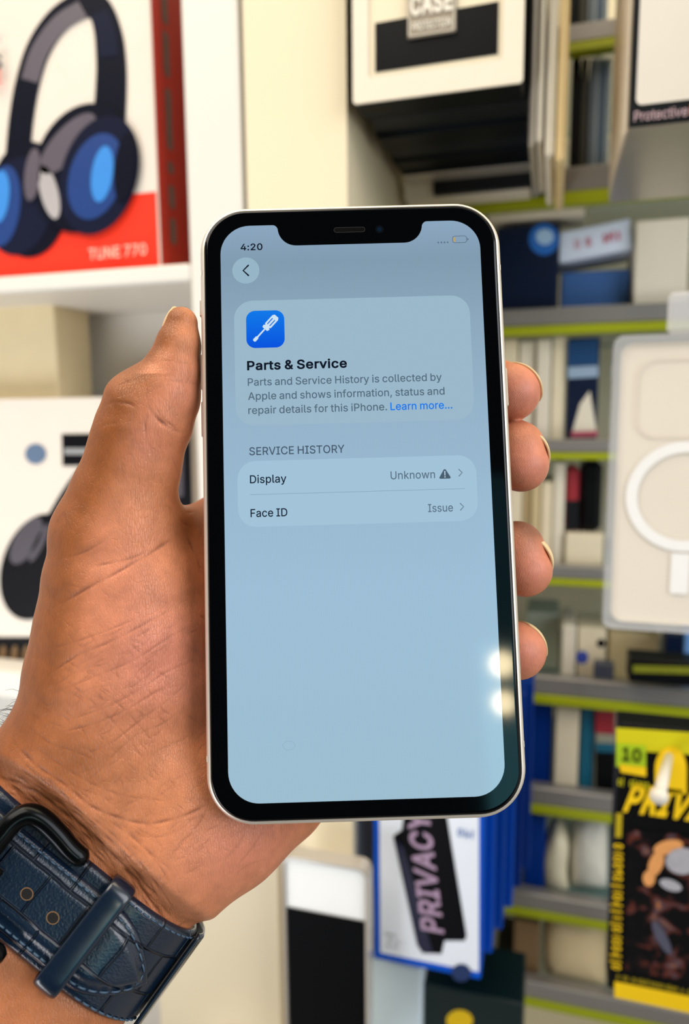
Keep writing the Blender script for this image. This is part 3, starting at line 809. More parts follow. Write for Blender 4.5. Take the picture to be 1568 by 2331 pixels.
def surface_nets(lo, hi, h):
    n = [int(math.ceil((hi[i] - lo[i]) / h)) + 1 for i in range(3)]
    ax = [lo[i] + h * np.arange(n[i]) for i in range(3)]
    D = np.empty(n, dtype=np.float32)
    YZ = np.stack(np.meshgrid(ax[1], ax[2], indexing='ij'), -1).reshape(-1, 2)
    step = 8
    for i0 in range(0, n[0], step):
        xs = ax[0][i0:i0 + step]
        P = np.concatenate([np.c_[np.full(len(YZ), x), YZ] for x in xs])
        D[i0:i0 + step] = hand_sd(P).reshape(len(xs), n[1], n[2])
    for q in (D[0], D[-1], D[:, 0], D[:, -1], D[:, :, 0], D[:, :, -1]):
        np.maximum(q, 0.3 * h, out=q)      # close the arm where the grid ends
    S = D < 0
    cnt = sum(S[i:n[0] - 1 + i, j:n[1] - 1 + j, k:n[2] - 1 + k].astype(np.int8) for i in (0, 1) for j in (0, 1) for k in (0, 1))
    cells = np.argwhere((cnt > 0) & (cnt < 8))
    cid = -np.ones([v - 1 for v in n], dtype=np.int64)
    cid[tuple(cells.T)] = np.arange(len(cells))
    acc = np.zeros((len(cells), 3)); num = np.zeros(len(cells))
    cor = [(i, j, k) for i in (0, 1) for j in (0, 1) for k in (0, 1)]
    for a in cor:
        for b in cor:
            if sum(abs(a[q] - b[q]) for q in range(3)) == 1 and a < b:
                va = D[tuple((cells + a).T)]; vb = D[tuple((cells + b).T)]
                m = (va < 0) != (vb < 0)
                t = np.where(m, va / np.where(m, va - vb, 1), 0)
                p = np.array(a) + t[:, None] * (np.array(b) - np.array(a))
                acc[m] += p[m]; num[m] += 1
    V = np.array(lo) + h * (cells + acc / num[:, None])
    faces = []
    for axis in range(3):
        o1, o2 = [(1, 2), (2, 0), (0, 1)][axis]
        sl0 = [slice(None)] * 3; sl1 = [slice(None)] * 3
        sl0[axis] = slice(0, -1); sl1[axis] = slice(1, None)
        A = S[tuple(sl0)]; B = S[tuple(sl1)]
        e = np.argwhere(A != B)
        ok = (e[:, o1] > 0) & (e[:, o2] > 0) & (e[:, o1] < n[o1] - 1) & (e[:, o2] < n[o2] - 1)
        e = e[ok]
        flip = ~A[tuple(e.T)]
        def sh(d1, d2):
            q = e.copy(); q[:, o1] += d1; q[:, o2] += d2
            return cid[tuple(q.T)]
        q = np.stack([sh(-1, -1), sh(0, -1), sh(0, 0), sh(-1, 0)], 1)
        q[flip] = q[flip][:, ::-1]
        faces.append(q)
    return V, np.concatenate(faces)


_lo = Cm(-360, 2780, 205); _hi = Cm(1300, 660, 205)
HV, HF = surface_nets((_lo[0], _lo[1], -228), (_hi[0] + 4, _hi[1] + 4, -138), 0.62)


def mesh_np(name, V, Fq):
    me = bpy.data.meshes.new(name)
    me.vertices.add(len(V)); me.vertices.foreach_set('co', np.asarray(V, np.float32).ravel())
    k = Fq.shape[1]
    me.loops.add(Fq.size); me.loops.foreach_set('vertex_index', Fq.astype(np.int32).ravel())
    me.polygons.add(len(Fq))
    me.polygons.foreach_set('loop_start', np.arange(0, Fq.size, k, dtype=np.int32))
    me.polygons.foreach_set('use_smooth', np.ones(len(Fq), dtype=bool))
    me.update(calc_edges=True)
    return me


def subdivide(V, Fq):
    """one linear split of every quad, then a smoothing pass"""
    E = np.concatenate([Fq[:, [0, 1]], Fq[:, [1, 2]], Fq[:, [2, 3]], Fq[:, [3, 0]]])
    Es = np.sort(E, 1)
    key = Es[:, 0] * len(V) + Es[:, 1]
    u, inv = np.unique(key, return_inverse=True)
    ea, eb = u // len(V), u % len(V)
    em = (V[ea] + V[eb]) / 2
    fm = V[Fq].mean(1)
    nV, nE, nF = len(V), len(u), len(Fq)
    inv = inv.reshape(4, nF)
    fc = nV + nE + np.arange(nF)
    e = [nV + inv[i] for i in range(4)]
    NF = np.concatenate([np.stack([Fq[:, i], e[i], fc, e[i - 1]], 1) for i in range(4)])
    NV = np.concatenate([V, em, fm])
    return NV, NF


def laplace(V, Fq, it=1, w=0.5):
    E = np.concatenate([Fq[:, [0, 1]], Fq[:, [1, 2]], Fq[:, [2, 3]], Fq[:, [3, 0]]])
    for _ in range(it):
        s = np.zeros_like(V); c = np.zeros(len(V))
        for ax in range(3):
            s[:, ax] = np.bincount(E[:, 0], V[E[:, 1], ax], len(V)) + np.bincount(E[:, 1], V[E[:, 0], ax], len(V))
        c = np.bincount(E[:, 0], minlength=len(V)) + np.bincount(E[:, 1], minlength=len(V))
        V = V * (1 - w) + w * s / np.maximum(c, 1)[:, None]
    return V


HV = laplace(HV, HF, 2, 0.5)
HV, HF = subdivide(HV, HF)
HV = laplace(HV, HF, 3, 0.5)


def vnormals(V, Fq):
    n = np.cross(V[Fq[:, 2]] - V[Fq[:, 0]], V[Fq[:, 3]] - V[Fq[:, 1]])
    N = np.zeros_like(V)
    for i in range(4):
        for ax in range(3):
            N[:, ax] += np.bincount(Fq[:, i], n[:, ax], len(V))
    return N / np.maximum(np.linalg.norm(N, axis=1), 1e-12)[:, None]


HN = vnormals(HV, HF)
HPX = np.c_[CX + F * HV[:, 0] / -HV[:, 2], CY - F * HV[:, 1] / -HV[:, 2]]
view = -HV / np.linalg.norm(HV, axis=1)[:, None]
facing = np.einsum('ij,ij->i', HN, view)
front = np.clip((facing - 0.02) * 5, 0, 1)


def seg_dist(P, line):
    d = np.full(len(P), 1e9)
    for a, b in zip(line[:-1], line[1:]):
        a = np.array(a); b = np.array(b); ba = b - a
        h = np.clip((P - a) @ ba / (ba @ ba), 0, 1)
        q = P - a - h[:, None] * ba
        d = np.minimum(d, np.hypot(q[:, 0], q[:, 1]))
    return d


# skin folds: (line in the photo's pixels, width px, depth mm, darkness)
FOLDS = [
    ([(414, 986), (388, 974), (362, 955), (345, 935), (338, 915)], 7, 0.55, 0.9),
    ([(412, 984), (370, 950), (350, 920)], 4, 0.25, 0.6),
    ([(338, 938), (331, 972), (338, 1008), (352, 1045)], 4, 0.25, 0.5),
    ([(345, 925), (336, 895), (334, 868)], 4, 0.2, 0.4),
    ([(263, 886), (278, 878), (296, 868), (318, 862)], 4, 0.3, 0.7),
    ([(244, 921), (262, 918), (288, 918), (318, 928)], 5, 0.35, 0.8),
    ([(222, 976), (240, 968), (268, 962)], 4, 0.3, 0.7),
    ([(272, 862), (290, 868), (300, 880)], 3, 0.2, 0.5),
    ([(370, 865), (420, 870), (456, 876)], 4, 0.12, 0.35),
    ([(348, 820), (395, 822), (452, 832)], 3, 0.08, 0.25),
    ([(395, 1226), (372, 1240), (329, 1267), (268, 1302), (198, 1340), (128, 1380)], 6, 0.32, 0.75),
    ([(352, 1248), (300, 1270), (240, 1284), (205, 1290)], 5, 0.2, 0.55),
    ([(250, 1222), (222, 1240), (180, 1262), (135, 1275)], 5, 0.2, 0.5),
    ([(395, 1385), (320, 1425), (248, 1462), (180, 1490), (110, 1535)], 5, 0.2, 0.55),
    ([(330, 1400), (262, 1428), (190, 1455), (112, 1478)], 4, 0.15, 0.45),
    ([(440, 1420), (380, 1455), (300, 1505), (215, 1540), (120, 1580)], 4, 0.15, 0.45),
    ([(448, 1500), (380, 1530), (310, 1575), (240, 1610), (150, 1640)], 4, 0.15, 0.4),
    ([(400, 1550), (330, 1590), (270, 1625), (190, 1655), (120, 1668)], 4, 0.18, 0.5),
    ([(385, 1595), (320, 1640), (255, 1690), (185, 1722)], 4, 0.18, 0.5),
    ([(345, 1655), (290, 1690), (245, 1735)], 4, 0.15, 0.45),
    ([(135, 1540), (190, 1580), (240, 1625), (290, 1680), (340, 1745)], 4, 0.14, 0.4),
    ([(215, 1560), (265, 1600), (320, 1655), (365, 1720)], 4, 0.14, 0.4),
    ([(300, 1530), (345, 1580), (385, 1640)], 4, 0.12, 0.35),
    ([(60, 1650), (110, 1690), (170, 1712), (230, 1740)], 4, 0.15, 0.45),
    ([(30, 1690), (85, 1745), (150, 1790), (210, 1838), (300, 1870), (363, 1872), (436, 1850), (476, 1828)], 6, 0.36, 0.7),
    ([(80, 1700), (140, 1745), (215, 1790), (300, 1815), (380, 1822)], 4, 0.16, 0.45),
    ([(300, 1900), (360, 1905), (410, 1888), (452, 1850)], 4, 0.14, 0.4),
    ([(240, 1862), (300, 1905), (352, 1950), (395, 1985)], 4, 0.18, 0.5),
    ([(270, 1880), (335, 1938), (372, 1985), (395, 2030)], 4, 0.18, 0.5),
    ([(0, 1768), (50, 1790), (97, 1815), (150, 1858), (194, 1890), (240, 1932), (271, 1965), (310, 2012), (340, 2050), (375, 2095), (405, 2128)], 6, 0.42, 0.8),
    ([(40, 1762), (110, 1808), (180, 1850), (250, 1912), (300, 1975), (350, 2040), (400, 2100)], 4, 0.22, 0.55),
    ([(0, 1800), (70, 1826), (140, 1880), (200, 1930), (232, 1968)], 4, 0.2, 0.5),
    ([(200, 1855), (262, 1905), (312, 1958), (352, 2010), (372, 2050)], 4, 0.2, 0.5),
    ([(330, 1990), (352, 2035), (362, 2080), (400, 2125)], 4, 0.18, 0.5),
    ([(476, 1832), (450, 1880), (405, 1930), (380, 1960)], 4, 0.12, 0.35),
    ([(565, 1880), (545, 1920), (510, 1960)], 4, 0.12, 0.35),
    ([(600, 1885), (570, 1935), (530, 1980)], 4, 0.1, 0.3),
    ([(410, 1195), (425, 1222), (445, 1262), (460, 1310)], 5, 0.3, 0.7),
    ([(400, 1165), (430, 1168), (458, 1162)], 4, 0.2, 0.5),
    ([(398, 1165), (415, 1192), (455, 1205)], 4, 0.2, 0.5),
    ([(475, 1000), (470, 1001)], 1, 0.0, 0.0),
]
for k in range(420):       # fine cross-hatched lines over the ball of the thumb, the palm heel and the wrist
    zx, zy, ang, ln = [(270, 1560, -28, 150), (270, 1500, 42, 130), (250, 1700, 38, 120), (330, 1900, 44, 110), (440, 1900, -32, 120), (330, 1080, 70, 90)][k % 6]
    cx = zx + rng.normal() * 85; cy = zy + rng.normal() * 110
    a = math.radians(ang + rng.normal() * 9)
    l = ln * (0.2 + rng.random() * 0.4)
    w1, w2 = rng.normal() * 7, rng.normal() * 7
    FOLDS.append(([(cx - math.cos(a) * l / 2, cy - math.sin(a) * l / 2), (cx + w1, cy + w2), (cx + math.cos(a) * l / 2, cy + math.sin(a) * l / 2)], 3.2, 0.07 + 0.05 * rng.random(), 0.3 + 0.3 * rng.random()))
for k in range(110):       # wrinkles along the strap
    t = rng.random(); o = rng.normal() * 30 - 12
    px, py = 30 + 330 * t, 1785 + 265 * t
    px += 0.62 * o; py -= 0.78 * o
    l = 50 + 80 * rng.random(); a = math.radians(38 + 14 * t + rng.normal() * 5)
    FOLDS.append(([(px - math.cos(a) * l / 2, py - math.sin(a) * l / 2), (px + rng.normal() * 3, py + rng.normal() * 3), (px + math.cos(a) * l / 2, py + math.sin(a) * l / 2)], 3.4, 0.22, 0.55))
crease = np.zeros(len(HV))
disp = np.zeros(len(HV))
for line, wpx, dep, dark in FOLDS:
    L = smooth_line(line, 5) if len(line) > 2 else line
    L = np.array(L)
    lo = L.min(0) - 20; hi = L.max(0) + 20
    m = np.where((HPX[:, 0] > lo[0]) & (HPX[:, 0] < hi[0]) & (HPX[:, 1] > lo[1]) & (HPX[:, 1] < hi[1]) & (front > 0))[0]
    if len(m) == 0 or dep == 0: continue
    d = seg_dist(HPX[m], L)
    # taper to the ends
    e0 = np.hypot(*(HPX[m] - L[0]).T); e1 = np.hypot(*(HPX[m] - L[-1]).T)
    tp = np.clip(np.minimum(e0, e1) / 30, 0.15, 1)
    jit = 0.65 + 0.35 * np.sin(HPX[m, 0] * 0.11 + HPX[m, 1] * 0.07 + wpx)
    g = np.exp(-(d / (wpx * 0.75)) ** 2) * front[m] * tp
    disp[m] -= g * dep * 0.85 * jit
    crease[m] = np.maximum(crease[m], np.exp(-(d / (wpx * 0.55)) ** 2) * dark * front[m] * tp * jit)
# soft bulges (px, py, radius px, height mm)
for bx, by, br, bh in [(150, 1290, 60, 0.7), (262, 892, 36, 0.8), (415, 1180, 30, 0.5), (440, 800, 40, -0.2), (310, 1130, 60, -0.4), (200, 1760, 70, -0.9), (640, 1900, 60, 0.4)]:
    q = np.hypot(HPX[:, 0] - bx, HPX[:, 1] - by) / br
    disp += bh * np.exp(-q * q) * np.clip(facing * 3 + 0.5, 0, 1)
HV2 = HV + HN * disp[:, None]


def blob(x, y, r):
    q = np.hypot(HPX[:, 0] - x, HPX[:, 1] - y) / r
    return np.exp(-q * q)


# palm skin is paler and pinker than the skin of the back of the hand
def edge_line(y):     # left outline of the hand in the photo
    ys = [690, 785, 850, 900, 970, 1080, 1190, 1260, 1340, 1430, 1520, 1600, 1690, 1800, 2400]
    xs = [395, 350, 290, 248, 225, 185, 135, 118, 105, 90, 75, 55, 0, -120, -500]
    return np.interp(y, ys, xs)


dl = HPX[:, 0] - edge_line(HPX[:, 1])
palmness = np.clip((dl - 25) / 115, 0, 1)
palmness = np.where(HPX[:, 1] < 850, np.clip((dl - 5) / 50, 0, 1), palmness)
palmness = np.maximum(palmness, (HPX[:, 0] > 900) * 1.0)
palmness = palmness * palmness * (3 - 2 * palmness)
palmness *= np.clip(facing * 2 + 0.9, 0, 1)
# forearm side beyond the strap, and index knuckle, stay brown
sd = (HPX[:, 0] - 232) * -0.62 + (HPX[:, 1] - 2155) * 0.78
palmness *= 1 - 0.45 * np.clip((sd + 150) / 80, 0, 1)
palmness *= 1 - 0.8 * blob(440, 1180, 60)
palmness *= 1 - 0.75 * blob(140, 1735, 120)  # wrist hollow: darker pigment, with its shade painted into the tone as well
pink = 0.9 * blob(360, 1500, 150) + 0.7 * blob(600, 1900, 120) + 0.5 * blob(420, 880, 70) + 0.5 * blob(330, 1000, 80) + 0.35 * blob(260, 1270, 120) + 0.4 * blob(480, 1980, 100)
tips = np.zeros(len(HV))
for x, y in ((1195, 900), (1205, 1060), (1215, 1300), (1205, 1490)):
    tips = np.maximum(tips, blob(x, y, 78))
pink = np.clip(pink + tips, 0, 1) * np.clip(palmness * 1.2, 0, 1)
brown = 0.65 * np.clip(blob(1190, 1180, 42) + blob(1225, 1195, 36), 0, 1)

hand_me = mesh_np('person', HV2, HF)
for nm, arr in (('crease', crease), ('palmness', palmness), ('pink', pink), ('brown', brown), ('tips', tips)):
    at_ = hand_me.attributes.new(nm, 'FLOAT', 'POINT')
    at_.data.foreach_set('value', np.clip(arr, 0, 1).astype(np.float32))


def skin_material():
    m = bpy.data.materials.new('skin')
    m.use_nodes = True
    nt = m.node_tree; N = nt.nodes; K = nt.links
    b = N['Principled BSDF']

    def attr(n):
        a = N.new('ShaderNodeAttribute'); a.attribute_name = n; return a.outputs['Fac']

    def mix(fac, a, bb, blend='MIX'):
        x = N.new('ShaderNodeMix'); x.data_type = 'RGBA'; x.blend_type = blend
        for i, v in ((0, fac), (6, a), (7, bb)):
            if hasattr(v, 'node'): K.new(v, x.inputs[i])
            else: x.inputs[i].default_value = v if i == 0 else tuple(v) + (1,)
        return x.outputs[2]

    def math_(op, a, bb):
        x = N.new('ShaderNodeMath'); x.operation = op
        for i, v in ((0, a), (1, bb)):
            if hasattr(v, 'node'): K.new(v, x.inputs[i])
            else: x.inputs[i].default_value = v
        return x.outputs[0]
    tc = N.new('ShaderNodeTexCoord')

    def noise(scale, detail=4, vec=None, rough=0.55):
        n = N.new('ShaderNodeTexNoise'); n.inputs['Scale'].default_value = scale; n.inputs['Detail'].default_value = detail
        n.inputs['Roughness'].default_value = rough
        K.new(vec or tc.outputs['Object'], n.inputs['Vector']); return n.outputs['Fac']
    mp = N.new('ShaderNodeMapping'); mp.inputs['Scale'].default_value = (1.2, 1, 0.22); mp.inputs['Rotation'].default_value = (0.2, 0.6, 0.5)
    K.new(tc.outputs['Object'], mp.inputs['Vector'])
    col = mix(attr('palmness'), lin(SK_DORSAL), lin(SK_PALM))
    col = mix(attr('pink'), col, lin(SK_PINK))
    mot = noise(260, 5)
    mot2 = N.new('ShaderNodeMapRange'); mot2.inputs['From Min'].default_value = 0.3; mot2.inputs['From Max'].default_value = 0.7
    mot2.inputs['To Min'].default_value = 0.86; mot2.inputs['To Max'].default_value = 1.1
    K.new(mot, mot2.inputs['Value'])
    comb = N.new('ShaderNodeCombineColor')
    for i in range(3): K.new(mot2.outputs[0], comb.inputs[i])
    col = mix(1.0, col, comb.outputs[0], 'MULTIPLY')
    col = mix(attr('brown'), col, lin((92, 60, 50)))
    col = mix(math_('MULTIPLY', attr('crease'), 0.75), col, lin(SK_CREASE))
    K.new(col, b.inputs['Base Color'])
    b.inputs['Roughness'].default_value = 0.42
    b.inputs['Specular IOR Level'].default_value = 0.42
    b.inputs['Subsurface Weight'].default_value = 0.12
    b.inputs['Subsurface Radius'].default_value = (1.0, 0.35, 0.2)
    b.inputs['Subsurface Scale'].default_value = 0.0022
    vo = N.new('ShaderNodeTexVoronoi'); vo.feature = 'DISTANCE_TO_EDGE'; vo.inputs['Scale'].default_value = 1700
    K.new(mp.outputs[0], vo.inputs['Vector'])
    cl = N.new('ShaderNodeMapRange'); cl.inputs['From Max'].default_value = 0.12; K.new(vo.outputs['Distance'], cl.inputs['Value'])
    h = math_('ADD', math_('MULTIPLY', cl.outputs[0], 0.3), math_('MULTIPLY', noise(900, 4, mp.outputs[0]), 0.9))
    # finger-print ridges on the finger tips
    wv = N.new('ShaderNodeTexWave'); wv.wave_type = 'RINGS'; wv.rings_direction = 'SPHERICAL'; wv.inputs['Scale'].default_value = 850
    wv.inputs['Distortion'].default_value = 1.2; wv.inputs['Detail Scale'].default_value = 0.3
    K.new(tc.outputs['Object'], wv.inputs['Vector'])
    h2 = mix(attr('tips'), (0, 0, 0), (1, 1, 1))
    hx = N.new('ShaderNodeMix'); hx.data_type = 'FLOAT'
    K.new(attr('tips'), hx.inputs[0]); K.new(h, hx.inputs[2]); K.new(math_('ADD', math_('MULTIPLY', wv.outputs['Fac'], 0.13), math_('MULTIPLY', h, 0.35)), hx.inputs[3])
    bp = N.new('ShaderNodeBump'); bp.inputs['Strength'].default_value = 0.72; bp.inputs['Distance'].default_value = 0.00022
    K.new(hx.outputs[0], bp.inputs['Height'])
    K.new(bp.outputs['Normal'], b.inputs['Normal'])
    return m


SK_DORSAL = (144, 80, 33)
SK_PALM = (205, 130, 88)
SK_PINK = (212, 132, 108)
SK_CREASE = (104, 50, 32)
m_skin = skin_material()
hand_me.materials.append(m_skin)
person = bpy.data.objects.new('person', hand_me)
COL.objects.link(person)
person.matrix_world = Matrix.Translation(CAMP) @ CAMR.to_4x4() @ Matrix.Scale(0.001, 4)
hand_me.transform(person.matrix_world)
_pw = W(250, 1500, 0.19)
hand_me.transform(Matrix.Translation(-_pw))
person.matrix_world = Matrix.Translation(_pw)
tag(person, "person's left hand and wrist gripping the smartphone, thumb along its side, fingertips curled round", 'person')


# ---- nails: thin curved plates seated on the finger ends
m_nail = mat('fingernail', (226, 178, 140), 0.32, noise=0.05, scale=300, spec=0.5)
m_nail_tip = mat('fingernail_free_edge', (232, 200, 152), 0.4, noise=0.05, scale=300)


def nail(name, centre, R, nrm, along, wdeg, l0, l1, thick=0.55, Ra=None, tipfrac=0.24):
    n = np.array(nrm, float); n /= np.linalg.norm(n)
    al = np.array(along, float); al -= n * (al @ n); al /= np.linalg.norm(al)
    si = np.cross(al, n)
    NU, NV = 15, 13
    v, f, fm = [], [], []
    for layer in (0, 1):
        r = R - layer * thick
        for j in range(NV):
            tv = j / (NV - 1)
            b = math.radians(l0 + (l1 - l0) * tv)
            for i in range(NU):
                tu = 2 * i / (NU - 1) - 1
                ww = wdeg * (1 - 0.22 * max(0, tv - 0.7) / 0.3 * abs(tu)) * (0.82 + 0.18 * min(1, tv / 0.25))
                a = math.radians(ww * tu)
                bb = b + math.radians(6) * (1 - tu * tu) * (1 if tv > 0.5 else -1) * abs(2 * tv - 1)
                p = centre + (n * math.cos(a) * math.cos(bb) + si * math.sin(a)) * r + al * math.sin(bb) * math.cos(a) * ((Ra or R) - layer * thick)
                v.append(p)
    q = NU * NV
    for j in range(NV - 1):
        for i in range(NU - 1):
            a = j * NU + i
            f.append((a, a + 1, a + NU + 1, a + NU)); fm.append(1 if j >= (NV - 1) * (1 - tipfrac) else 0)
            f.append((q + a, q + a + NU, q + a + NU + 1, q + a + 1)); fm.append(1)
    for j in range(NV - 1):
        for i in (0, NU - 1):
            a = j * NU + i
            f.append((a, a + NU, q + a + NU, q + a) if i == 0 else (a, q + a, q + a + NU, a + NU)); fm.append(1)
    for i in range(NU - 1):
        for j in (0, NV - 1):
            a = j * NU + i
            f.append((a, q + a, q + a + 1, a + 1) if j == 0 else (a, a + 1, q + a + 1, q + a)); fm.append(1)
    vw = [to_world(p / 1000) - _pw for p in v]
    return mesh_obj(name, vw, f, None, person, True, [m_nail, m_nail_tip], fm)


nail('thumb_nail', Cm(414, 755, 181.5), 5.0, (-0.93, 0.24, -0.22), (0.30, 0.95, 0.0), 48, -52, 44, thick=0.5, Ra=7.6, tipfrac=0.10)
nail('finger_nail', Cm(1165, 893, 191.0), 7.95, (0.74, 0.62, -0.12), (0.10, 0.05, 0.99), 56, -50, 30)
nail('finger_nail', Cm(1182, 1040, 191.0), 7.95, (0.86, 0.48, -0.02), (0.1, -0.15, 0.98), 56, -50, 26)
nail('finger_nail', Cm(1190, 1280, 191.0), 7.9, (0.90, 0.36, 0.12), (0.1, -0.2, 0.97), 52, -50, 22)
nail('finger_nail', Cm(1177, 1480, 191.3), 7.85, (0.84, 0.50, -0.22), (0.20, 0.05, 0.97), 48, -50, 28)
# ---- fine dark hairs on the wrist edge
m_hair = mat('arm_hair', (28, 20, 16), 0.5, noise=0)
mb = MB()
for k in range(46):
    t = rng.random()
    bx, by = 62 - 70 * t + rng.normal() * 6, 1590 + 115 * t + rng.normal() * 8
    d = 0.1865 + rng.normal() * 0.0015
    a = math.radians(150 + rng.normal() * 28)
    l = 28 + 30 * rng.random(); cv = rng.normal() * 10
    pts = [W(bx + math.cos(a) * l * s + cv * s * s - 8 * s * s * 0, by - math.sin(a) * l * s + 22 * s * s + cv * s * (1 - s), d) for s in (0, .33, .66, 1)]
    mb.tube([p - _pw for p in pts], [0.00005, 0.00005, 0.00004, 0.00002], m_hair, 4)
tag(mb.build('arm_hair', person, True), 'fine dark hairs at the wrist edge', kind='stuff')
# ------------------------------------------------------------------ the watch on the wrist
watch = empty('wristwatch', W(151, 2091, 0.165), 'wristwatch worn on the wrist, navy crocodile-grain leather strap with black buckle', 'watch')
WO = watch.location.copy()


def leather(name, rgb, grain=True):
    m = bpy.data.materials.new(name); m.use_nodes = True
    nt = m.node_tree; b = nt.nodes['Principled BSDF']
    b.inputs['Roughness'].default_value = 0.24
    b.inputs['Specular IOR Level'].default_value = 0.6
    b.inputs['Coat Weight'].default_value = 0.25
    b.inputs['Coat Roughness'].default_value = 0.2
    uv = nt.nodes.new('ShaderNodeUVMap'); uv.uv_map = 'uv'
    nz = nt.nodes.new('ShaderNodeTexNoise'); nz.inputs['Scale'].default_value = 40; nz.inputs['Detail'].default_value = 5
    nt.links.new(uv.outputs[0], nz.inputs['Vector'])
    mx = nt.nodes.new('ShaderNodeMix'); mx.data_type = 'RGBA'
    mx.inputs[6].default_value = tuple(v * 0.7 for v in lin(rgb)) + (1,); mx.inputs[7].default_value = tuple(v * 1.3 for v in lin(rgb)) + (1,)
    nt.links.new(nz.outputs['Fac'], mx.inputs[0]); nt.links.new(mx.outputs[2], b.inputs['Base Color'])
    if grain:
        br = nt.nodes.new('ShaderNodeTexBrick')
        br.inputs['Scale'].default_value = 1.0; br.inputs['Mortar Size'].default_value = 0.018; br.inputs['Mortar Smooth'].default_value = 1.0
        br.inputs['Brick Width'].default_value = 0.42; br.inputs['Row Height'].default_value = 0.36
        br.inputs['Color1'].default_value = (1, 1, 1, 1); br.inputs['Color2'].default_value = (1, 1, 1, 1); br.inputs['Mortar'].default_value = (0, 0, 0, 1)
        dist = nt.nodes.new('ShaderNodeMix'); dist.data_type = 'RGBA'; dist.inputs[0].default_value = 0.05
        nz2 = nt.nodes.new('ShaderNodeTexNoise'); nz2.inputs['Scale'].default_value = 2.0
        nt.links.new(uv.outputs[0], nz2.inputs['Vector']); nt.links.new(uv.outputs[0], dist.inputs[6]); nt.links.new(nz2.outputs['Color'], dist.inputs[7])
        nt.links.new(dist.outputs[2], br.inputs['Vector'])
        add = nt.nodes.new('ShaderNodeMath'); add.operation = 'MULTIPLY_ADD'; add.inputs[1].default_value = 0.12
        nt.links.new(nz.outputs['Fac'], add.inputs[0]); nt.links.new(br.outputs['Color'], add.inputs[2])
        bp = nt.nodes.new('ShaderNodeBump'); bp.inputs['Strength'].default_value = 1.0; bp.inputs['Distance'].default_value = 0.0009
        nt.links.new(add.outputs[0], bp.inputs['Height']); nt.links.new(bp.outputs['Normal'], b.inputs['Normal'])
    return m


m_lea = leather('navy_crocodile_leather', (12, 30, 50))
m_leap = leather('navy_plain_leather', (12, 27, 45), False)
m_lining = mat('cream_strap_lining', (196, 188, 172), 0.6, noise=0.06, scale=800)
m_blk = mat('black_buckle_metal', (16, 18, 20), 0.2, 0.7, noise=0.05)
m_thread = mat('navy_thread', (64, 88, 112), 0.5, noise=0.1, scale=3000)
m_hole = mat('punched_hole_rim', (110, 82, 54), 0.7, noise=0.1, scale=2000)
m_holed = mat('punched_hole_dark', (6, 6, 7), 0.8, noise=0)


def sheet(name, us, trange, ob, ot, m, nt=25, edge=0.0, pad=0.0):
    """closed band: us list, trange(u)->(t0,t1), ob/ot bottom and top offsets"""
    NU = len(us)
    v, f, uvs = [], [], []
    for layer in (0, 1):
        for u in us:
            t0, t1 = trange(u)
            for j in range(nt):
                w = j / (nt - 1)
                # rounded borders, optional padded middle
                e = min(w, 1 - w) * (t1 - t0)
                k = math.sqrt(max(0, 1 - (1 - min(1, e / 0.9)) ** 2))
                o_top = ob + (ot - ob) * (0.35 + 0.65 * k) + pad * max(0, min(1, (e - 2.2) / 1.6))
                q = strap_pt(u, t0 + (t1 - t0) * w, o_top if layer else ob)
                v.append(to_world(q / 1000) - WO); uvs.append((u * 0.04, (t0 + (t1 - t0) * w) * 0.04))
    n = NU * nt
    for i in range(NU - 1):
        for j in range(nt - 1):
            a = i * nt + j
            f.append((n + a, n + a + nt, n + a + nt + 1, n + a + 1))
            f.append((a, a + 1, a + nt + 1, a + nt))
        a = i * nt
        f.append((a, a + nt, n + a + nt, n + a)); b_ = a + nt - 1
        f.append((b_, n + b_, n + b_ + nt, b_ + nt))
    for j in range(nt - 1):
        f.append((j, n + j, n + j + 1, j + 1)); a = (NU - 1) * nt + j
        f.append((a, a + 1, n + a + 1, n + a))
    o = mesh_obj(name, v, f, m, watch, True)
    uvl = o.data.uv_layers.new(name='uv')
    li = np.empty(len(o.data.loops), dtype=np.int32); o.data.loops.foreach_get('vertex_index', li)
    uvl.data.foreach_set('uv', np.array(uvs, np.float32)[li].ravel())
    return o


u_keep = strap_inv(190, 2135, 4.5)[0]
u_tip, t_tip = strap_inv(338, 2244, 3.5)

U_R = WL + WR * 2.5
us = list(np.arange(-(WL + WR * 2.4), U_R, 0.8))
sheet('strap_underside', us, lambda u: (T0 + 0.2, T1 - 0.2), 0.15, 0.55, m_lining)
sheet('lower_strap', us, lambda u: (T0, T1), 0.55, 2.0, m_lea, pad=0.0)


def tip_range(u):
    a, b = T0 + 3.4, T1 - 1.8
    k = (u_tip - u) / 15.0
    if k < 1:
        k = max(0, k); h = (b - a) / 2 * max(0.03, 1 - (1 - k) ** 1.7); c = (a + b) / 2
        c = c + (t_tip - c) * (1 - k)
        return c - h, c + h
    return a, b


us2 = [u for u in np.arange(-46, u_tip - 0.02, 0.5)] + [u_tip - 0.3, u_tip - 0.12, u_tip - 0.02]
us2 = sorted(us2)
upper = sheet('upper_strap', us2, tip_range, 2.0, 3.2, m_lea, pad=1.1)
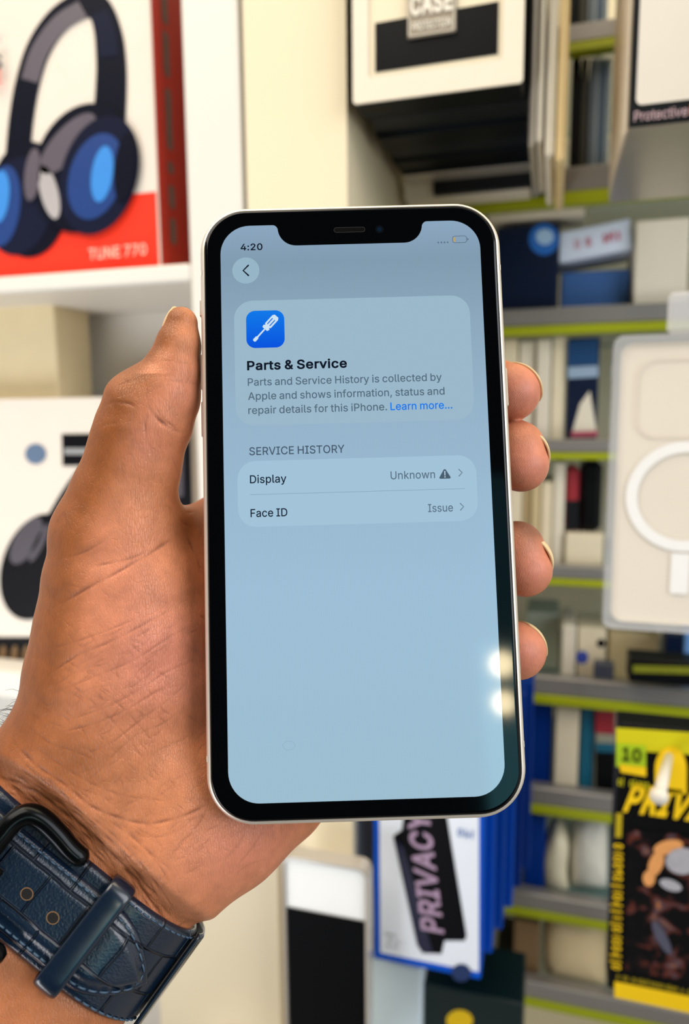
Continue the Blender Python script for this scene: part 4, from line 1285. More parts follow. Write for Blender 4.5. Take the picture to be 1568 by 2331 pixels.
# the keeper: a rounded leather loop over both straps, bent down at its ends
_kp = smooth_line([(T0 - 0.75, 0.2), (T0 - 1.0, 2.2), (T0 - 0.7, 4.2), (T0 + 0.9, 5.5), (T0 + 5, 5.6), ((T0 + T1) / 2, 5.6), (T1 - 5, 5.6), (T1 - 1.0, 5.4), (T1 + 0.6, 4.1), (T1 + 0.9, 2.2), (T1 + 0.7, 0.2)], 5)
v, f, uvs = [], [], []
NC = 20
for i, (t, o_) in enumerate(_kp):
    a_ = _kp[max(i - 1, 0)]; b_ = _kp[min(i + 1, len(_kp) - 1)]
    dt, do = b_[0] - a_[0], b_[1] - a_[1]; L = math.hypot(dt, do)
    nt_, no_ = -do / L, dt / L
    for k in range(NC):
        q = 2 * math.pi * k / NC
        cu = math.copysign(abs(math.cos(q)) ** 0.55, math.cos(q)) * 3.1; cn = math.copysign(abs(math.sin(q)) ** 0.8, math.sin(q)) * 0.85
        p = strap_pt(u_keep + cu, t + nt_ * cn, o_ + no_ * cn)
        v.append(to_world(p / 1000) - WO); uvs.append(((u_keep + cu) * 0.04, (t + cn) * 0.04))
for i in range(len(_kp) - 1):
    for k in range(NC):
        f.append((i * NC + k, i * NC + (k + 1) % NC, (i + 1) * NC + (k + 1) % NC, (i + 1) * NC + k))
f.append(tuple(range(NC))[::-1]); f.append(tuple((len(_kp) - 1) * NC + k for k in range(NC)))
keeper = mesh_obj('keeper_loop', v, f, m_leap, watch, True)
_ul = keeper.data.uv_layers.new(name='uv')
_li = np.empty(len(keeper.data.loops), dtype=np.int32); keeper.data.loops.foreach_get('vertex_index', _li)
_ul.data.foreach_set('uv', np.array(uvs, np.float32)[_li].ravel())
# stitching: little thread dashes
def stitches(name, path, parent=watch):
    mb = MB()
    acc = 0
    for (u0, t0, o0), (u1, t1, o1) in zip(path[:-1], path[1:]):
        L = math.hypot(u1 - u0, t1 - t0)
        n = max(1, int(L / 2.0))
        for k in range(n):
            a, b = (k + 0.14) / n, (k + 0.86) / n
            pts = []
            for q, lift in ((a, -0.15), (a * .7 + b * .3, 0.12), (a * .3 + b * .7, 0.12), (b, -0.15)):
                p = strap_pt(u0 + (u1 - u0) * q, t0 + (t1 - t0) * q, o0 + (o1 - o0) * q + lift)
                pts.append(to_world(p / 1000) - WO)
            mb.tube(pts, 0.00024, m_thread, 6)
    return mb.build(name, parent, True)


a0, b0 = tip_range(0)
stitches('stitching', [(-42, a0 + 1.2, 3.25), (u_keep - 3, a0 + 1.2, 3.25)])
stitches('stitching', [(-42, b0 - 1.2, 3.25), (u_keep - 3, b0 - 1.2, 3.25)])
tipline = [(u, tip_range(u)[0] + 1.4, 3.3) for u in np.arange(u_keep + 3, u_tip - 2.0, 2.1)]
tipline2 = [(u, tip_range(u)[1] - 1.4, 3.3) for u in np.arange(u_keep + 3, u_tip - 2.0, 2.1)]
stitches('tip_stitching', tipline + tipline2[::-1])
stitches('edge_stitching', [(u_keep + 3, T0 + 1.3, 2.05), (WL + WR * 1.3, T0 + 1.3, 2.05)])
stitches('edge_stitching', [(u_keep + 6, T1 - 1.0, 2.05), (WL + WR * 1.3, T1 - 1.0, 2.05)])
# punched holes
for hx, hy in ((60, 2036), (119, 2089)):
    hu, ht = strap_inv(hx, hy, 4.3)
    mb = MB()
    for rr, mm_, o_ in ((1.55, m_hole, 4.36), (1.25, m_holed, 4.42)):
        ring = [to_world(strap_pt(hu + rr * 1.0 * math.cos(q), ht + rr * 0.85 * math.sin(q), o_) / 1000) - WO for q in np.linspace(0, 2 * math.pi, 24, endpoint=False)]
        mb.add(ring, [tuple(range(24))], mm_)
    mb.build('strap_hole', upper)
# buckle: a black frame over the strap with its two rounded arms and the prong
def bpt(px, py, off):
    u, t = strap_inv(px, py, off); return strap_pt(u, t, off)


path_px = [(196, 1962, 3.8), (165, 1934, 4.4), (130, 1900, 4.8), (98, 1868, 5.2), (66, 1856, 5.6), (36, 1868, 5.8), (0, 1908, 5.8), (-50, 1975, 5.6), (-100, 2045, 5.4), (-112, 2085, 5.0), (-90, 2110, 4.6), (-40, 2150, 4.2), (8, 2184, 3.8)]
pts = [np.array(bpt(*p)) for p in path_px]
pts = smooth_line(pts, 5)
rad = [0.0022 + 0.0004 * math.sin(math.pi * i / (len(pts) - 1)) for i in range(len(pts))]
rad[0] = 0.0010; rad[1] = 0.0017; rad[-1] = 0.0010; rad[-2] = 0.0017
mb = MB(); mb.tube([to_world(np.array(p) / 1000) - WO for p in pts], rad, m_blk, 14); buckle = mb.build('buckle', watch, True)
mb = MB(); mb.tube([to_world(np.array(bpt(*p)) / 1000) - WO for p in ((-70, 1940, 6.0), (-30, 1968, 6.2), (4, 1988, 5.6))], [0.0011, 0.0011, 0.0008], m_blk, 10); mb.build('buckle_prong', buckle, True)
# the second, free strap loop standing off the outer side of the wrist
sheet('strap_far_side', list(np.arange(WL + WR * 1.12, WL + WR * 2.3, 0.6)), lambda u: (T0 - 0.6, T1 + 0.4), 3.1, 4.0, m_leap)
# ------------------------------------------------------------------ the shop behind
def bx(name, px0, px1, pyt, pyb, Y, depth, m, label=None, cat='box', group=None, bev=0.0012, parent=None, kind=None):
    """box standing at wall distance Y whose front face spans the given picture columns and rows"""
    xm, ym = (px0 + px1) / 2, (pyt + pyb) / 2
    x0, x1 = at(px0, ym, Y).x, at(px1, ym, Y).x
    z1, z0 = at(xm, pyt, Y).z, at(xm, pyb, Y).z
    mb = MB()
    o_ = Vector(((x0 + x1) / 2, Y + depth / 2, z0))
    if parent: o_ = Vector((0, 0, 0))
    mb.box((x0, Y, z0), (x1, Y + depth, z1), m, bev)
    o = mb.build(name, parent, False, o_)
    o.location = o_
    if label: tag(o, label, cat, group)
    if kind: o['kind'] = kind
    o['_f'] = (x0, x1, z0, z1, Y)
    return o


def face(o):
    return tuple(o['_f'])


def face_print(name, parent, Y, items, lift=0.0004):
    """flat printing on the front of a package: items = [(outline in metres x,z | px outline, material, layer)]"""
    mb = MB()
    off = parent.location if parent.parent is None else Vector((0, 0, 0))
    for pts, m, layer in items:
        mb.poly(pts, m, lambda x, z, l=layer: (x - off.x, Y - lift * (1 + l) - off.y, z - off.z))
    return mb.build(name, parent)


def pxp(pts, Y):
    return [(at(a, b, Y).x, at(a, b, Y).z) for a, b in pts]


def text_print(name, parent, Y, body, p0, p1, cap_px, m, layer=3, bold=0, slant=0.0, lift=0.0004):
    """line of lettering from pixel p0 (left end of the base line) to p1 (right end)"""
    a, b = at(p0[0], p0[1], Y), at(p1[0], p1[1], Y)
    cap = abs(at(p0[0], p0[1] - cap_px, Y).z - a.z)
    L = math.hypot(b.x - a.x, b.z - a.z); c, s = (b.x - a.x) / L, (b.z - a.z) / L
    off = parent.location
    mb = MB()
    put_text(mb, body, 0, L, 0, cap, m, lambda x, y: (a.x + x * c - y * s - off.x, Y - lift * (1 + layer) - off.y, a.z + x * s + y * c - off.z), bold=bold, slant=slant)
    return mb.build(name, parent)


m_wallc = mat('cream_wall_paint', (232, 218, 186), 0.6, noise=0.03, scale=8, bump=0.05)
m_white = mat('white_melamine', (226, 221, 212), 0.45, noise=0.02, scale=10)
m_floor = mat('grey_floor_tile', (150, 146, 140), 0.4, noise=0.06, scale=6)
m_cream = mat('cream_card', (232, 218, 188), 0.5, noise=0.04)
m_cream2 = mat('warm_white_card', (230, 220, 200), 0.5, noise=0.03)
m_beige = mat('beige_card', (206, 186, 142), 0.55, noise=0.05)
m_black = mat('black_card', (12, 13, 15), 0.35, noise=0.1, spec=0.15)
m_black2 = mat('soft_black_plastic', (20, 23, 26), 0.4, noise=0.1, spec=0.25)
m_grey = mat('brushed_aluminium_rail', (150, 146, 142), 0.38, 0.5, noise=0.05, scale=40)
m_green = mat('yellow_green_edge_strip', (156, 164, 2), 0.45, noise=0.05)
m_navy = mat('navy_card', (10, 26, 54), 0.3, noise=0.1)
m_blue = mat('royal_blue_card', (0, 82, 200), 0.45, noise=0.04, spec=0.15)
m_dblue = mat('deep_blue_card', (2, 48, 128), 0.45, noise=0.06, spec=0.15)
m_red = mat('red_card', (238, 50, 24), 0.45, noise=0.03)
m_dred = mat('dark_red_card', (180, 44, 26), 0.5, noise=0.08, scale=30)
m_paper = mat('white_printed_card', (228, 217, 204), 0.5, noise=0.02)
m_yel = mat('signal_yellow_print', (244, 200, 6), 0.5, noise=0.04)
m_lime = mat('lime_print', (206, 196, 8), 0.5, noise=0.05)
m_tealg = mat('tinted_shelf_glass', (120, 160, 160), 0.08, noise=0, alpha=0.45, spec=0.6)
m_silver = mat('silver_foil', (198, 190, 178), 0.32, 0.55, noise=0.05)
m_greyprint = mat('grey_print', (150, 150, 150), 0.5, noise=0.05)
m_brown = mat('brown_card', (120, 92, 60), 0.55, noise=0.08)

YB = 0.77          # back wall behind the open shelves
mb = MB(); mb.box((-1.6, YB, 0), (1.2, YB + 0.05, 2.6), m_wallc); tag(mb.build('wall_back'), kind='structure')
mb = MB(); mb.box((-2.2, -2.2, -0.05), (1.8, YB + 0.05, 0), m_floor); tag(mb.build('floor'), kind='structure')
# the rest of the shop behind the photographer: dark front wall, a teal window and two round spot lamps that mirror in the phone
mb = MB(); mb.box((-2.2, -1.75, 0), (1.8, -1.70, 3.6), mat('dark_shop_front', (20, 22, 24), 0.7, noise=0.1, scale=4)); tag(mb.build('wall_front'), kind='structure')
mb = MB(); mb.box((0.93, -1.69, 0.95), (1.5, -1.66, 1.50), mat('teal_daylit_glass', (60, 120, 130), 0.3, noise=0.3, scale=5, emit=((110, 190, 205), 3.2))); mb.box((0.97, -1.695, 1.50), (1.5, -1.66, 2.05), mat('teal_dim_glass', (40, 90, 100), 0.3, noise=0.3, scale=5, emit=((90, 170, 190), 0.8))); tag(mb.build('window_1'), kind='structure')


def mirror_point(px, py, dist):
    """point at `dist` metres along the ray that pixel px, py sees mirrored in the phone's glass"""
    d = (CAMR @ Vector(C(px, py, 1.0))).normalized()
    n = (CAMR @ PR) @ Vector((0, 0, 1)); n.normalize()
    o = to_world(PT) + n * 0.00415
    hit = CAMP + d * ((o - CAMP).dot(n) / d.dot(n))
    r = d - n * (2 * d.dot(n))
    return hit + r * dist, r


for k_, (px_, py_, rr_) in enumerate(((1143, 1512, 0.021), (1147, 1600, 0.019))):
    p_, r_ = mirror_point(px_, py_, 1.15)
    q_ = r_.to_track_quat('-Z', 'Y').to_matrix()
    lp = empty('spot_lamp', p_, ['upper', 'lower'][k_] + ' round warm spot lamp mirrored in the lower right phone glass', 'lamp', None, q_)
    mb = MB(); mb.tube([(0, 0, -0.06), (0, 0, -0.002)][::-1], rr_ + 0.004, mat('white_hook_plastic', (216, 210, 200), 0.35, noise=0.02), 28); mb.build('housing', lp)
    mb = MB(); mb.add([(rr_ * math.cos(a), rr_ * math.sin(a), 0.0) for a in np.linspace(0, 2 * math.pi, 32, endpoint=False)], [tuple(range(32))], mat('warm_lamp_glow', (250, 240, 215), 0.5, noise=0, emit=((255, 236, 190), 48.0))); mb.build('lens', lp)
YC = 0.42          # face of the left cabinet and of the pilaster
# pilaster between cabinet and shelves
xa, xb = at(562, 400, YC).x, at(790, 400, YC).x
mb = MB(); mb.box((xa, YC, 0), (xb, YB, 2.6), m_wallc); tag(mb.build('trim_1'), kind='structure')
# cabinet
cab = empty('display_cabinet', (at(200, 900, YC).x, YC, 0), 'white melamine cabinet with open compartments holding the headphone boxes', 'cabinet')
CO = cab.location.copy()


def cabpart(name, a, b, m, bev=0.0015):
    mb = MB(); mb.box(a, b, m, bev); return mb.build(name, cab, False, CO)


xr0, xr1 = at(428, 500, YC).x, at(546, 300, YC).x
cabpart('side_panel', (xr0, YC, 0), (xr1, YB, 2.2), m_white)
cabpart('filler_panel', (xr1 + 0.0005, YC + 0.004, 0), (xa - 0.0005, YB, 2.2), mat('grey_joint_strip', (196, 192, 184), 0.5, noise=0.03))
xl = at(-700, 600, YC).x
cabpart('side_panel', (xl - 0.02, YC, 0), (xl - 0.0003, YB, 2.2), m_white)
zs1 = at(250, 612, YC).z; zs0 = at(250, 652, YC).z
cabpart('shelf', (xl, YC, zs0), (xr0 - 0.0003, 0.5345, zs1), m_white)
zt1 = at(30, 1532, YC).z; zt0 = at(30, 1592, YC).z
cabpart('shelf', (xl, YC, zt0), (xr0 - 0.0003, 0.5345, zt1), m_white)
cabpart('lower_panel', (at(380, 2100, YC).x, YC - 0.016, 0.05), (at(640, 2150, YC - .016).x, YC - 0.0005, at(500, 1800, YC).z), mat('sand_laminate', (206, 192, 164), 0.4, noise=0.05, scale=12))  # sand-coloured panel set before the lower cabinet front
cabpart('back_panel', (xl, 0.535, 0.02), (xr0 - 0.0003, 0.55, 2.2), m_white)
# ---- upper headphone box
m_hp1 = mat('printed_charcoal_blue', (24, 28, 48), 0.4, noise=0.08, spec=0.1)
m_hp2 = mat('printed_black_blue', (17, 19, 32), 0.4, noise=0.08, spec=0.1)
m_hp3 = mat('printed_mauve_grey', (92, 84, 94), 0.4, noise=0.05)
m_hp4 = mat('printed_bright_blue', (58, 136, 214), 0.4, noise=0.05)
m_hp5 = mat('printed_mid_blue', (26, 60, 124), 0.4, noise=0.05)
m_hp6 = mat('printed_pale_grey', (176, 170, 170), 0.4, noise=0.05)
Yh = 0.432
xh0, xh1 = at(-330, 600, Yh).x, at(364, 560, Yh).x
hb = empty('headphone_box', ((xh0 + xh1) / 2, Yh + 0.04, zs1), 'white headphone box with red lower band and dark red side on upper cabinet shelf', 'box')
HO = hb.location.copy()
zh1 = zs1 + 0.245
mb = MB(); mb.box((xh0, Yh, zs1), (xh1, Yh + 0.085, zh1), m_paper, 0.0008); body = mb.build('carton', hb, False, HO)


def hprint(name, items, par, O, Y):
    mb = MB()
    for pts, m, layer in items:
        mb.poly(pts, m, lambda x, z, l=layer: (x - O.x, Y - 0.0003 * (1 + l) - O.y, z - O.z))
    return mb.build(name, par)


zr = at(320, 440, Yh).z
hprint('red_band', [([(xh0 + .001, zs1 + .001), (xh1 - .001, zs1 + .001), (xh1 - .001, zr), (xh0 + .001, zr)], m_red, 0)], hb, HO, Yh)
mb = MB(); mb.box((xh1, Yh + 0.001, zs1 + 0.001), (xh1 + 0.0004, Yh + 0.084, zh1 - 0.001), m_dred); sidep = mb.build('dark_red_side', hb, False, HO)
mb = MB()     # worn grey lettering running down the side
for k, (za, zb) in enumerate(((-10, 60), (75, 180), (205, 345), (372, 400), (425, 480), (500, 560))):
    z1_, z0_ = at(392, za, Yh + 0.02).z, at(392, zb, Yh + 0.02).z
    mb.poly(rrect(Yh + 0.013, Yh + 0.021, z0_, z1_, 0.003, 4), mat('worn_grey_print', (110, 92, 82), 0.6, noise=0.2, scale=200), lambda y, z: (xh1 + 0.0007 - HO.x, y - HO.y, z - HO.z))
mb.build('side_lettering', hb)
E = lambda cx, cy, rx, ry, rot=0: pxp(ellipse(cx, cy, rx, ry, rot), Yh)
bandL = smooth_line([(42, 350), (50, 270), (64, 190), (90, 110), (135, 45), (190, 12), (228, 22), (247, 75), (254, 140), (254, 200), (250, 275)], 6)
wl = np.interp(np.linspace(0, 1, len(bandL)), [0, .2, .4, .55, .62, .75, 1], [56, 56, 58, 62, 56, 66, 74])
items = [
    (pxp(stroke(bandL, list(wl)), Yh), m_hp2, 1),
    (pxp(stroke(smooth_line([(70, 185), (92, 118), (138, 55), (190, 22)], 6), 40), Yh), m_hp3, 2),
    (pxp(stroke(smooth_line([(226, 30), (243, 75), (250, 130)], 6), 44), Yh), m_hp1, 2),
    (E(68, 455, 88, 132, 0), m_hp2, 3), (E(46, 470, 76, 112, 8), m_hp1, 4), (E(12, 470, 38, 92, 6), m_hp5, 5), (E(4, 450, 22, 60, 6), m_hp4, 6),
    (E(196, 385, 112, 150, 18), m_hp2, 7), (E(160, 330, 34, 88, 42), m_hp3, 8), (E(118, 440, 20, 62, -14), m_hp6, 8), (E(80, 400, 18, 60, 6), m_hp3, 8),
    (E(232, 402, 86, 138, 16), m_hp1, 9), (E(225, 405, 60, 100, 16), m_hp5, 10), (E(240, 400, 24, 64, 8), m_hp4, 11), (E(292, 385, 24, 80, 6), m_hp2, 12),
]
hprint('printed_headphones', items, hb, HO, Yh)


def htext(name, body, p0, p1, cap_px, m, par, O, Y, bold=0, layer=14, slant=0):
    a, b = at(p0[0], p0[1], Y), at(p1[0], p1[1], Y)
    cap = abs(at(p0[0], p0[1] - cap_px, Y).z - a.z)
    L = math.hypot(b.x - a.x, b.z - a.z); c, s = (b.x - a.x) / L, (b.z - a.z) / L
    mb = MB()
    put_text(mb, body, 0, L, 0, cap, m, lambda x, y: (a.x + x * c - y * s - O.x, Y - 0.0003 * (1 + layer) - O.y, a.z + x * s + y * c - O.z), bold=bold, slant=slant)
    return mb.build(name, par)


htext('product_text', 'TUNE 770', (212, 594), (342, 582), 24, mat('pale_pink_print', (250, 190, 170), 0.5, noise=0), hb, HO, Yh, bold=10)
htext('front_text', 'G', (-8, 108), (14, 107), 20, m_hp6, hb, HO, Yh, 10)
htext('front_text', 'S', (-12, 164), (16, 162), 30, m_hp1, hb, HO, Yh, 20)
htext('front_text', 'E', (-12, 198), (14, 196), 28, m_red, hb, HO, Yh, 20)
# ---- lower headphone box
Yl = 0.446
xl0, xl1 = at(-420, 1100, Yl).x, at(424, 1000, Yl + 0.005).x
lb = empty('headphone_box', ((xl0 + xl1) / 2, Yl + 0.04, zt1), 'white box with black headphones and round grey emblem behind the thumb', 'box')
LO = lb.location.copy()
zl1 = at(110, 906, Yl).z
mb = MB(); mb.box((xl0, Yl, zt1), (xl1 + 0.006, Yl + 0.085, zl1), m_paper, 0.0008); mb.build('carton', lb, False, LO)
m_hb = mat('printed_soft_black', (14, 13, 17), 0.4, noise=0.1, spec=0.1)
m_hb2 = mat('printed_grey_sheen', (76, 70, 78), 0.35, noise=0.08)
EL = lambda cx, cy, rx, ry, rot=0: pxp(ellipse(cx, cy, rx, ry, rot), Yl)
hprint('printed_headphones', [
    (pxp(stroke(smooth_line([(330, 985), (268, 1010), (216, 1062), (176, 1110), (134, 1178), (104, 1235)], 6), [44, 44, 44, 46, 50, 60] and 48), Yl), m_hb, 1),
    (EL(86, 1290, 80, 124, 18), m_hb, 2), (EL(62, 1230, 26, 60, 30), m_hb2, 3), (EL(92, 1235, 10, 48, 26), m_hb2, 3),
    (pxp([(372, 975), (410, 960), (436, 985), (440, 1160), (360, 1200)], Yl), m_hb, 2), (pxp(stroke([(412, 1000), (412, 1130)], 14), Yl), m_hb2, 3)], lb, LO, Yl)
hprint('round_emblem', [(EL(82, 1033, 24, 23), mat('blue_grey_emblem', (92, 112, 140), 0.5, noise=0.1, scale=300), 1)], lb, LO, Yl)
hprint('black_label', [(pxp([(142, 988), (330, 986), (330, 1058), (144, 1060)], Yl), m_hb, 2), (pxp([(150, 1020), (250, 1020), (250, 1034), (150, 1034)], Yl), m_greyprint, 6)], lb, LO, Yl)
hprint('base_band', [(pxp([(-410, 1452), (180, 1449), (180, 1521), (-410, 1527)], Yl), m_hb, 1)] + [(pxp(ellipse(8 + 26 * k, 1490, 8, 22, 6, 16), Yl), m_brown, 2) for k in range(5)], lb, LO, Yl)
# carton in the back of the lower compartment
_c0, _c1 = at(-500, 800, 0.475).x, at(128, 800, 0.475).x
mb = MB(); _co = Vector(((_c0 + _c1) / 2, 0.495, zl1 + 0.0004)); mb.box((_c0, 0.475, zl1 + 0.0004), (_c1, 0.518, at(60, 682, 0.475).z), mat('pale_beige_card', (226, 208, 168), 0.55, noise=0.05), 0.001)
_cc = mb.build('cardboard_carton', None, False, _co); _cc.location = _co; tag(_cc, 'plain beige carton lying on top of the lower headphone box', 'carton')

# ------------------------------------------------------------------ open shelves on the right
YS = 0.585
XS0 = xb + 0.003; XS1 = 0.62
shelves = empty('display_shelves', ((XS0 + XS1) / 2, YS, 0), 'open display shelves with grey front rails and yellow-green edge strips', 'shelves')
SO = shelves.location.copy()
RAILS = [(62, 128), (384, 470), (700, 762), (1000, 1046), (1286, 1332), (1542, 1604), (1796, 1856), (2042, 2096), (2244, 2300)]
SHZ = []
for k, (ya, yb) in enumerate(RAILS):
    z1, z0 = at(1250, ya, YS).z, at(1250, yb, YS).z
    zg = z0 + (z1 - z0) * 0.36
    SHZ.append(z1)
    mb = MB(); mb.box((XS0, YS + 0.006, z0 + 0.004), (XS1, YB - 0.004, z0 + 0.010), m_tealg); sh = mb.build('glass_shelf', shelves, False, SO)
    mb = MB(); mb.box((XS0, YS, zg), (XS1, YS + 0.012, z1), m_grey, 0.001); mb.build('front_rail', sh, False)
    r_ = sh.children[0]
    for v in r_.data.vertices: v.co -= SO
    mb = MB(); mb.box((XS0, YS - 0.001, z0), (XS1, YS + 0.010, zg - 0.0003), m_green, 0.0008); g_ = mb.build('green_strip', sh, False, SO)
for sx in (XS0 + 0.001, XS1 - 0.012):
    mb = MB(); mb.box((sx, YB - 0.03, 0), (sx + 0.011, YB - 0.001, 2.3), m_grey); mb.build('upright', shelves, False, SO)


def on(row, px0, px1, pyt, Y, depth, m, name, label, cat='box', group=None, gap=0.0006, bev=0.001):
    """a package standing on shelf `row`"""
    ym = (pyt + RAILS[row][0]) / 2
    x0, x1 = at(px0, ym, Y).x, at(px1, ym, Y).x
    z0 = at(1250, RAILS[row][1], YS).z + 0.010 + gap
    z1 = at((px0 + px1) / 2, pyt, Y).z
    mb = MB(); o_ = Vector(((x0 + x1) / 2, Y + depth / 2, z0))
    mb.box((x0, Y, z0), (x1, Y + depth, z1), m, bev)
    o = mb.build(name, None, False, o_); o.location = o_
    tag(o, label, cat, group)
    return o


# shelf 2 (above the second visible rail)
o = on(2, 1128, 1272, 512, 0.602, 0.05, m_navy, 'navy_box', 'dark navy glossy box with painted blue lamp reflection, right of phone top')
face_print('painted_reflection', o, 0.602, [(pxp(ellipse(1238, 545, 34, 36), 0.602), mat('blue_reflection_paint', (40, 110, 200), 0.4, noise=0.05), 0), (pxp(ellipse(1240, 540, 20, 18), 0.602), mat('pale_reflection_paint', (170, 205, 240), 0.4, noise=0.02), 1)])  # reflection of a lamp, painted on as two flat discs
o = on(2, 1276, 1432, 616, 0.612, 0.05, mat('slate_blue_card', (52, 92, 150), 0.45, noise=0.1), 'blue_box', 'slate blue box beneath the white carton with red lettering')
zt = at(1354, 616, 0.612).z
xs0, xs1 = at(1270, 590, 0.606).x, at(1440, 590, 0.606).x
lbx = empty('white_carton', ((xs0 + xs1) / 2, 0.606, zt + 0.0095), 'white carton with red lettering lying tilted on the slate blue box', 'box', None, Matrix.Rotation(math.radians(-7.5), 3, 'Y'))
hw = (xs1 - xs0) / 2
mb = MB(); mb.box((-hw, 0, 0), (hw, 0.05, 0.023), mat('cool_white_card', (214, 224, 244), 0.5, noise=0.03), 0.001); mb.build('carton', lbx)
m_crim = mat('crimson_print', (196, 30, 70), 0.5, noise=0)
mb = MB(); illegible(mb, 6, -hw * 0.52, hw * 0.08, 0.008, 0.0085, m_crim, lambda x, y: (x, -0.0006, y), 5); illegible(mb, 4, hw * 0.24, hw * 0.72, 0.008, 0.0085, m_crim, lambda x, y: (x, -0.0006, y), 11)
mb.build('red_lettering', lbx)
on(2, 1444, 1566, 498, 0.600, 0.06, m_cream2, 'cream_box', 'tall plain cream box standing behind the clear case hanger')
# thin white package lying under the top shelf
# shelf 3
for k, (a, b, t, mm_) in enumerate(((1140, 1176, 772, m_cream), (1180, 1216, 776, m_cream2), (1220, 1252, 772, m_cream2), (1256, 1286, 766, m_cream))):
    on(3, a, b, t, 0.600 + 0.004 * (k % 2), 0.07, mm_, 'cream_case_box', ['upright cream box touching the phone edge above the index fingertip', 'second upright cream box from the phone, above index fingertip', 'third upright cream box from the phone, above index fingertip', 'rightmost upright cream box, beside the dark blue package'][k], 'box', 'cream boxes on the shelf above the fingers')
o = on(3, 1291, 1362, 768, 0.602, 0.05, m_navy, 'dark_blue_box', 'dark blue box with pale band beside the upright cream boxes')
face_print('pale_band', o, 0.602, [(pxp([(1292, 836), (1361, 832), (1361, 858), (1292, 862)], 0.602), mat('pale_steel_print', (150, 172, 196), 0.5, noise=0.05), 0), (pxp([(1292, 776), (1361, 770), (1361, 830), (1292, 834)], 0.602), mat('petrol_print', (14, 64, 112), 0.45, noise=0.1), 0), (pxp([(1302, 985), (1320, 920), (1342, 890), (1358, 985)], 0.602), m_cream2, 1), (pxp([(1300, 995), (1360, 993), (1360, 980), (1300, 982)], 0.602), mat('rose_print', (190, 90, 110), 0.5, noise=0.1), 2)])
# shelf 4
for k, (a, b, t, mm_) in enumerate(((1158, 1186, 1100, m_cream), (1188, 1206, 1096, m_beige), (1208, 1228, 1092, m_beige), (1230, 1256, 1096, m_cream))):
    on(4, a, b, t, 0.600 + 0.005 * (k % 2), 0.07, mm_, 'beige_case_box', ['upright cream box at the phone edge between middle and ring fingertips', 'upright beige box, second from the phone beside the ring fingertip', 'upright beige box, third from the phone beside the ring fingertip', 'cream box just left of the thin white upright box'][k], 'box', 'upright boxes beside the ring fingertip')
on(4, 1259, 1284, 1052, 0.604, 0.06, m_cream2, 'white_box', 'thin white upright box beside the red and black package')
zl = at(1315, 1214, 0.600).z
o = on(4, 1286, 1372, 1214, 0.600, 0.07, m_cream, 'low_cream_box', 'low cream box lying under the red and the black packages')
for nm, a, b, t, mm_, lab in (('red_package', 1287, 1318, 1062, mat('maroon_card', (160, 42, 52), 0.45, noise=0.1), 'small red package with black base, standing on the low cream box'), ('black_pouch', 1321, 1370, 1050, m_black, 'black pouch standing on the low cream box beside the red package')):
    x0, x1 = at(a, 1130, 0.606).x, at(b, 1130, 0.606).x; z1 = at((a + b) / 2, t, 0.606).z
    mb = MB(); o_ = Vector(((x0 + x1) / 2, 0.62, zl + 0.0006)); mb.box((x0, 0.606, zl + 0.0006), (x1, 0.65, z1), mm_, 0.004); o = mb.build(nm, None, False, o_); o.location = o_; tag(o, lab, 'package')
    if nm == 'red_package': face_print('black_base', o, 0.606, [(pxp([(a + 2, 1140), (b - 1, 1139), (b - 1, 1206), (a + 2, 1207)], 0.606), m_black2, 0)])
# shelf 5
on(5, 1196, 1272, 1395, 0.64, 0.05, mat('sage_grey_card', (176, 184, 168), 0.4, noise=0.08), 'sage_box', 'pale sage grey box behind the little fingertip')
on(5, 1278, 1310, 1425, 0.604, 0.06, m_cream2, 'cream_column_box', 'narrow cream upright box right of the little fingertip')
o = on(5, 1314, 1378, 1430, 0.610, 0.05, m_cream, 'cream_dotted_box', 'cream box with a blue dot and black camera hole, below the clear case')
face_print('blue_dot', o, 0.610, [(pxp(ellipse(1325, 1496, 14, 15), 0.610), mat('cobalt_print', (64, 84, 180), 0.5, noise=0.05), 0)])
face_print('black_dot', o, 0.610, [(pxp(ellipse(1368, 1464, 10, 10), 0.610), m_black, 0)])
on(5, 1384, 1500, 1440, 0.63, 0.05, m_beige, 'beige_box', 'wide beige box behind the black and green package')
on(5, 1512, 1552, 1446, 0.605, 0.02, m_navy, 'navy_slim_box', 'slim dark blue upright box under the clear case hanger')
on(5, 1556, 1600, 1440, 0.604, 0.03, mat('sky_blue_card', (110, 160, 226), 0.45, noise=0.05), 'sky_blue_box', 'light blue box at the right picture edge under the clear case')
on(5, 1352, 1398, 1512, 0.592, 0.012, mat('slate_grey_plastic', (72, 76, 92), 0.45, noise=0.1), 'grey_adapter', 'small slate grey adapter lying before the dotted cream box', 'adapter')
# shelf 6
on(6, 1262, 1316, 1612, 0.600, 0.06, m_cream, 'tall_cream_box', 'tall cream box right of the blue boxes, under the lower rail')
on(6, 1320, 1352, 1612, 0.606, 0.05, mat('petrol_card', (20, 92, 116), 0.45, noise=0.08), 'teal_box', 'teal upright box beside the tall cream box')
o = on(6, 1354, 1400, 1610, 0.604, 0.05, mat('olive_grey_card', (150, 148, 128), 0.5, noise=0.08), 'patterned_box', 'grey box with a red and teal front left of the yellow privacy pack')
face_print('red_patch', o, 0.604, [(pxp([(1355, 1618), (1399, 1618), (1399, 1672), (1355, 1668)], 0.604), mat('maroon_card', (160, 42, 52), 0.45), 0), (pxp([(1355, 1706), (1399, 1708), (1399, 1800), (1355, 1800)], 0.604), m_black, 0), (pxp([(1355, 1690), (1399, 1692), (1399, 1712), (1355, 1710)], 0.604), mat('petrol_card', (20, 92, 116), 0.45), 1)])


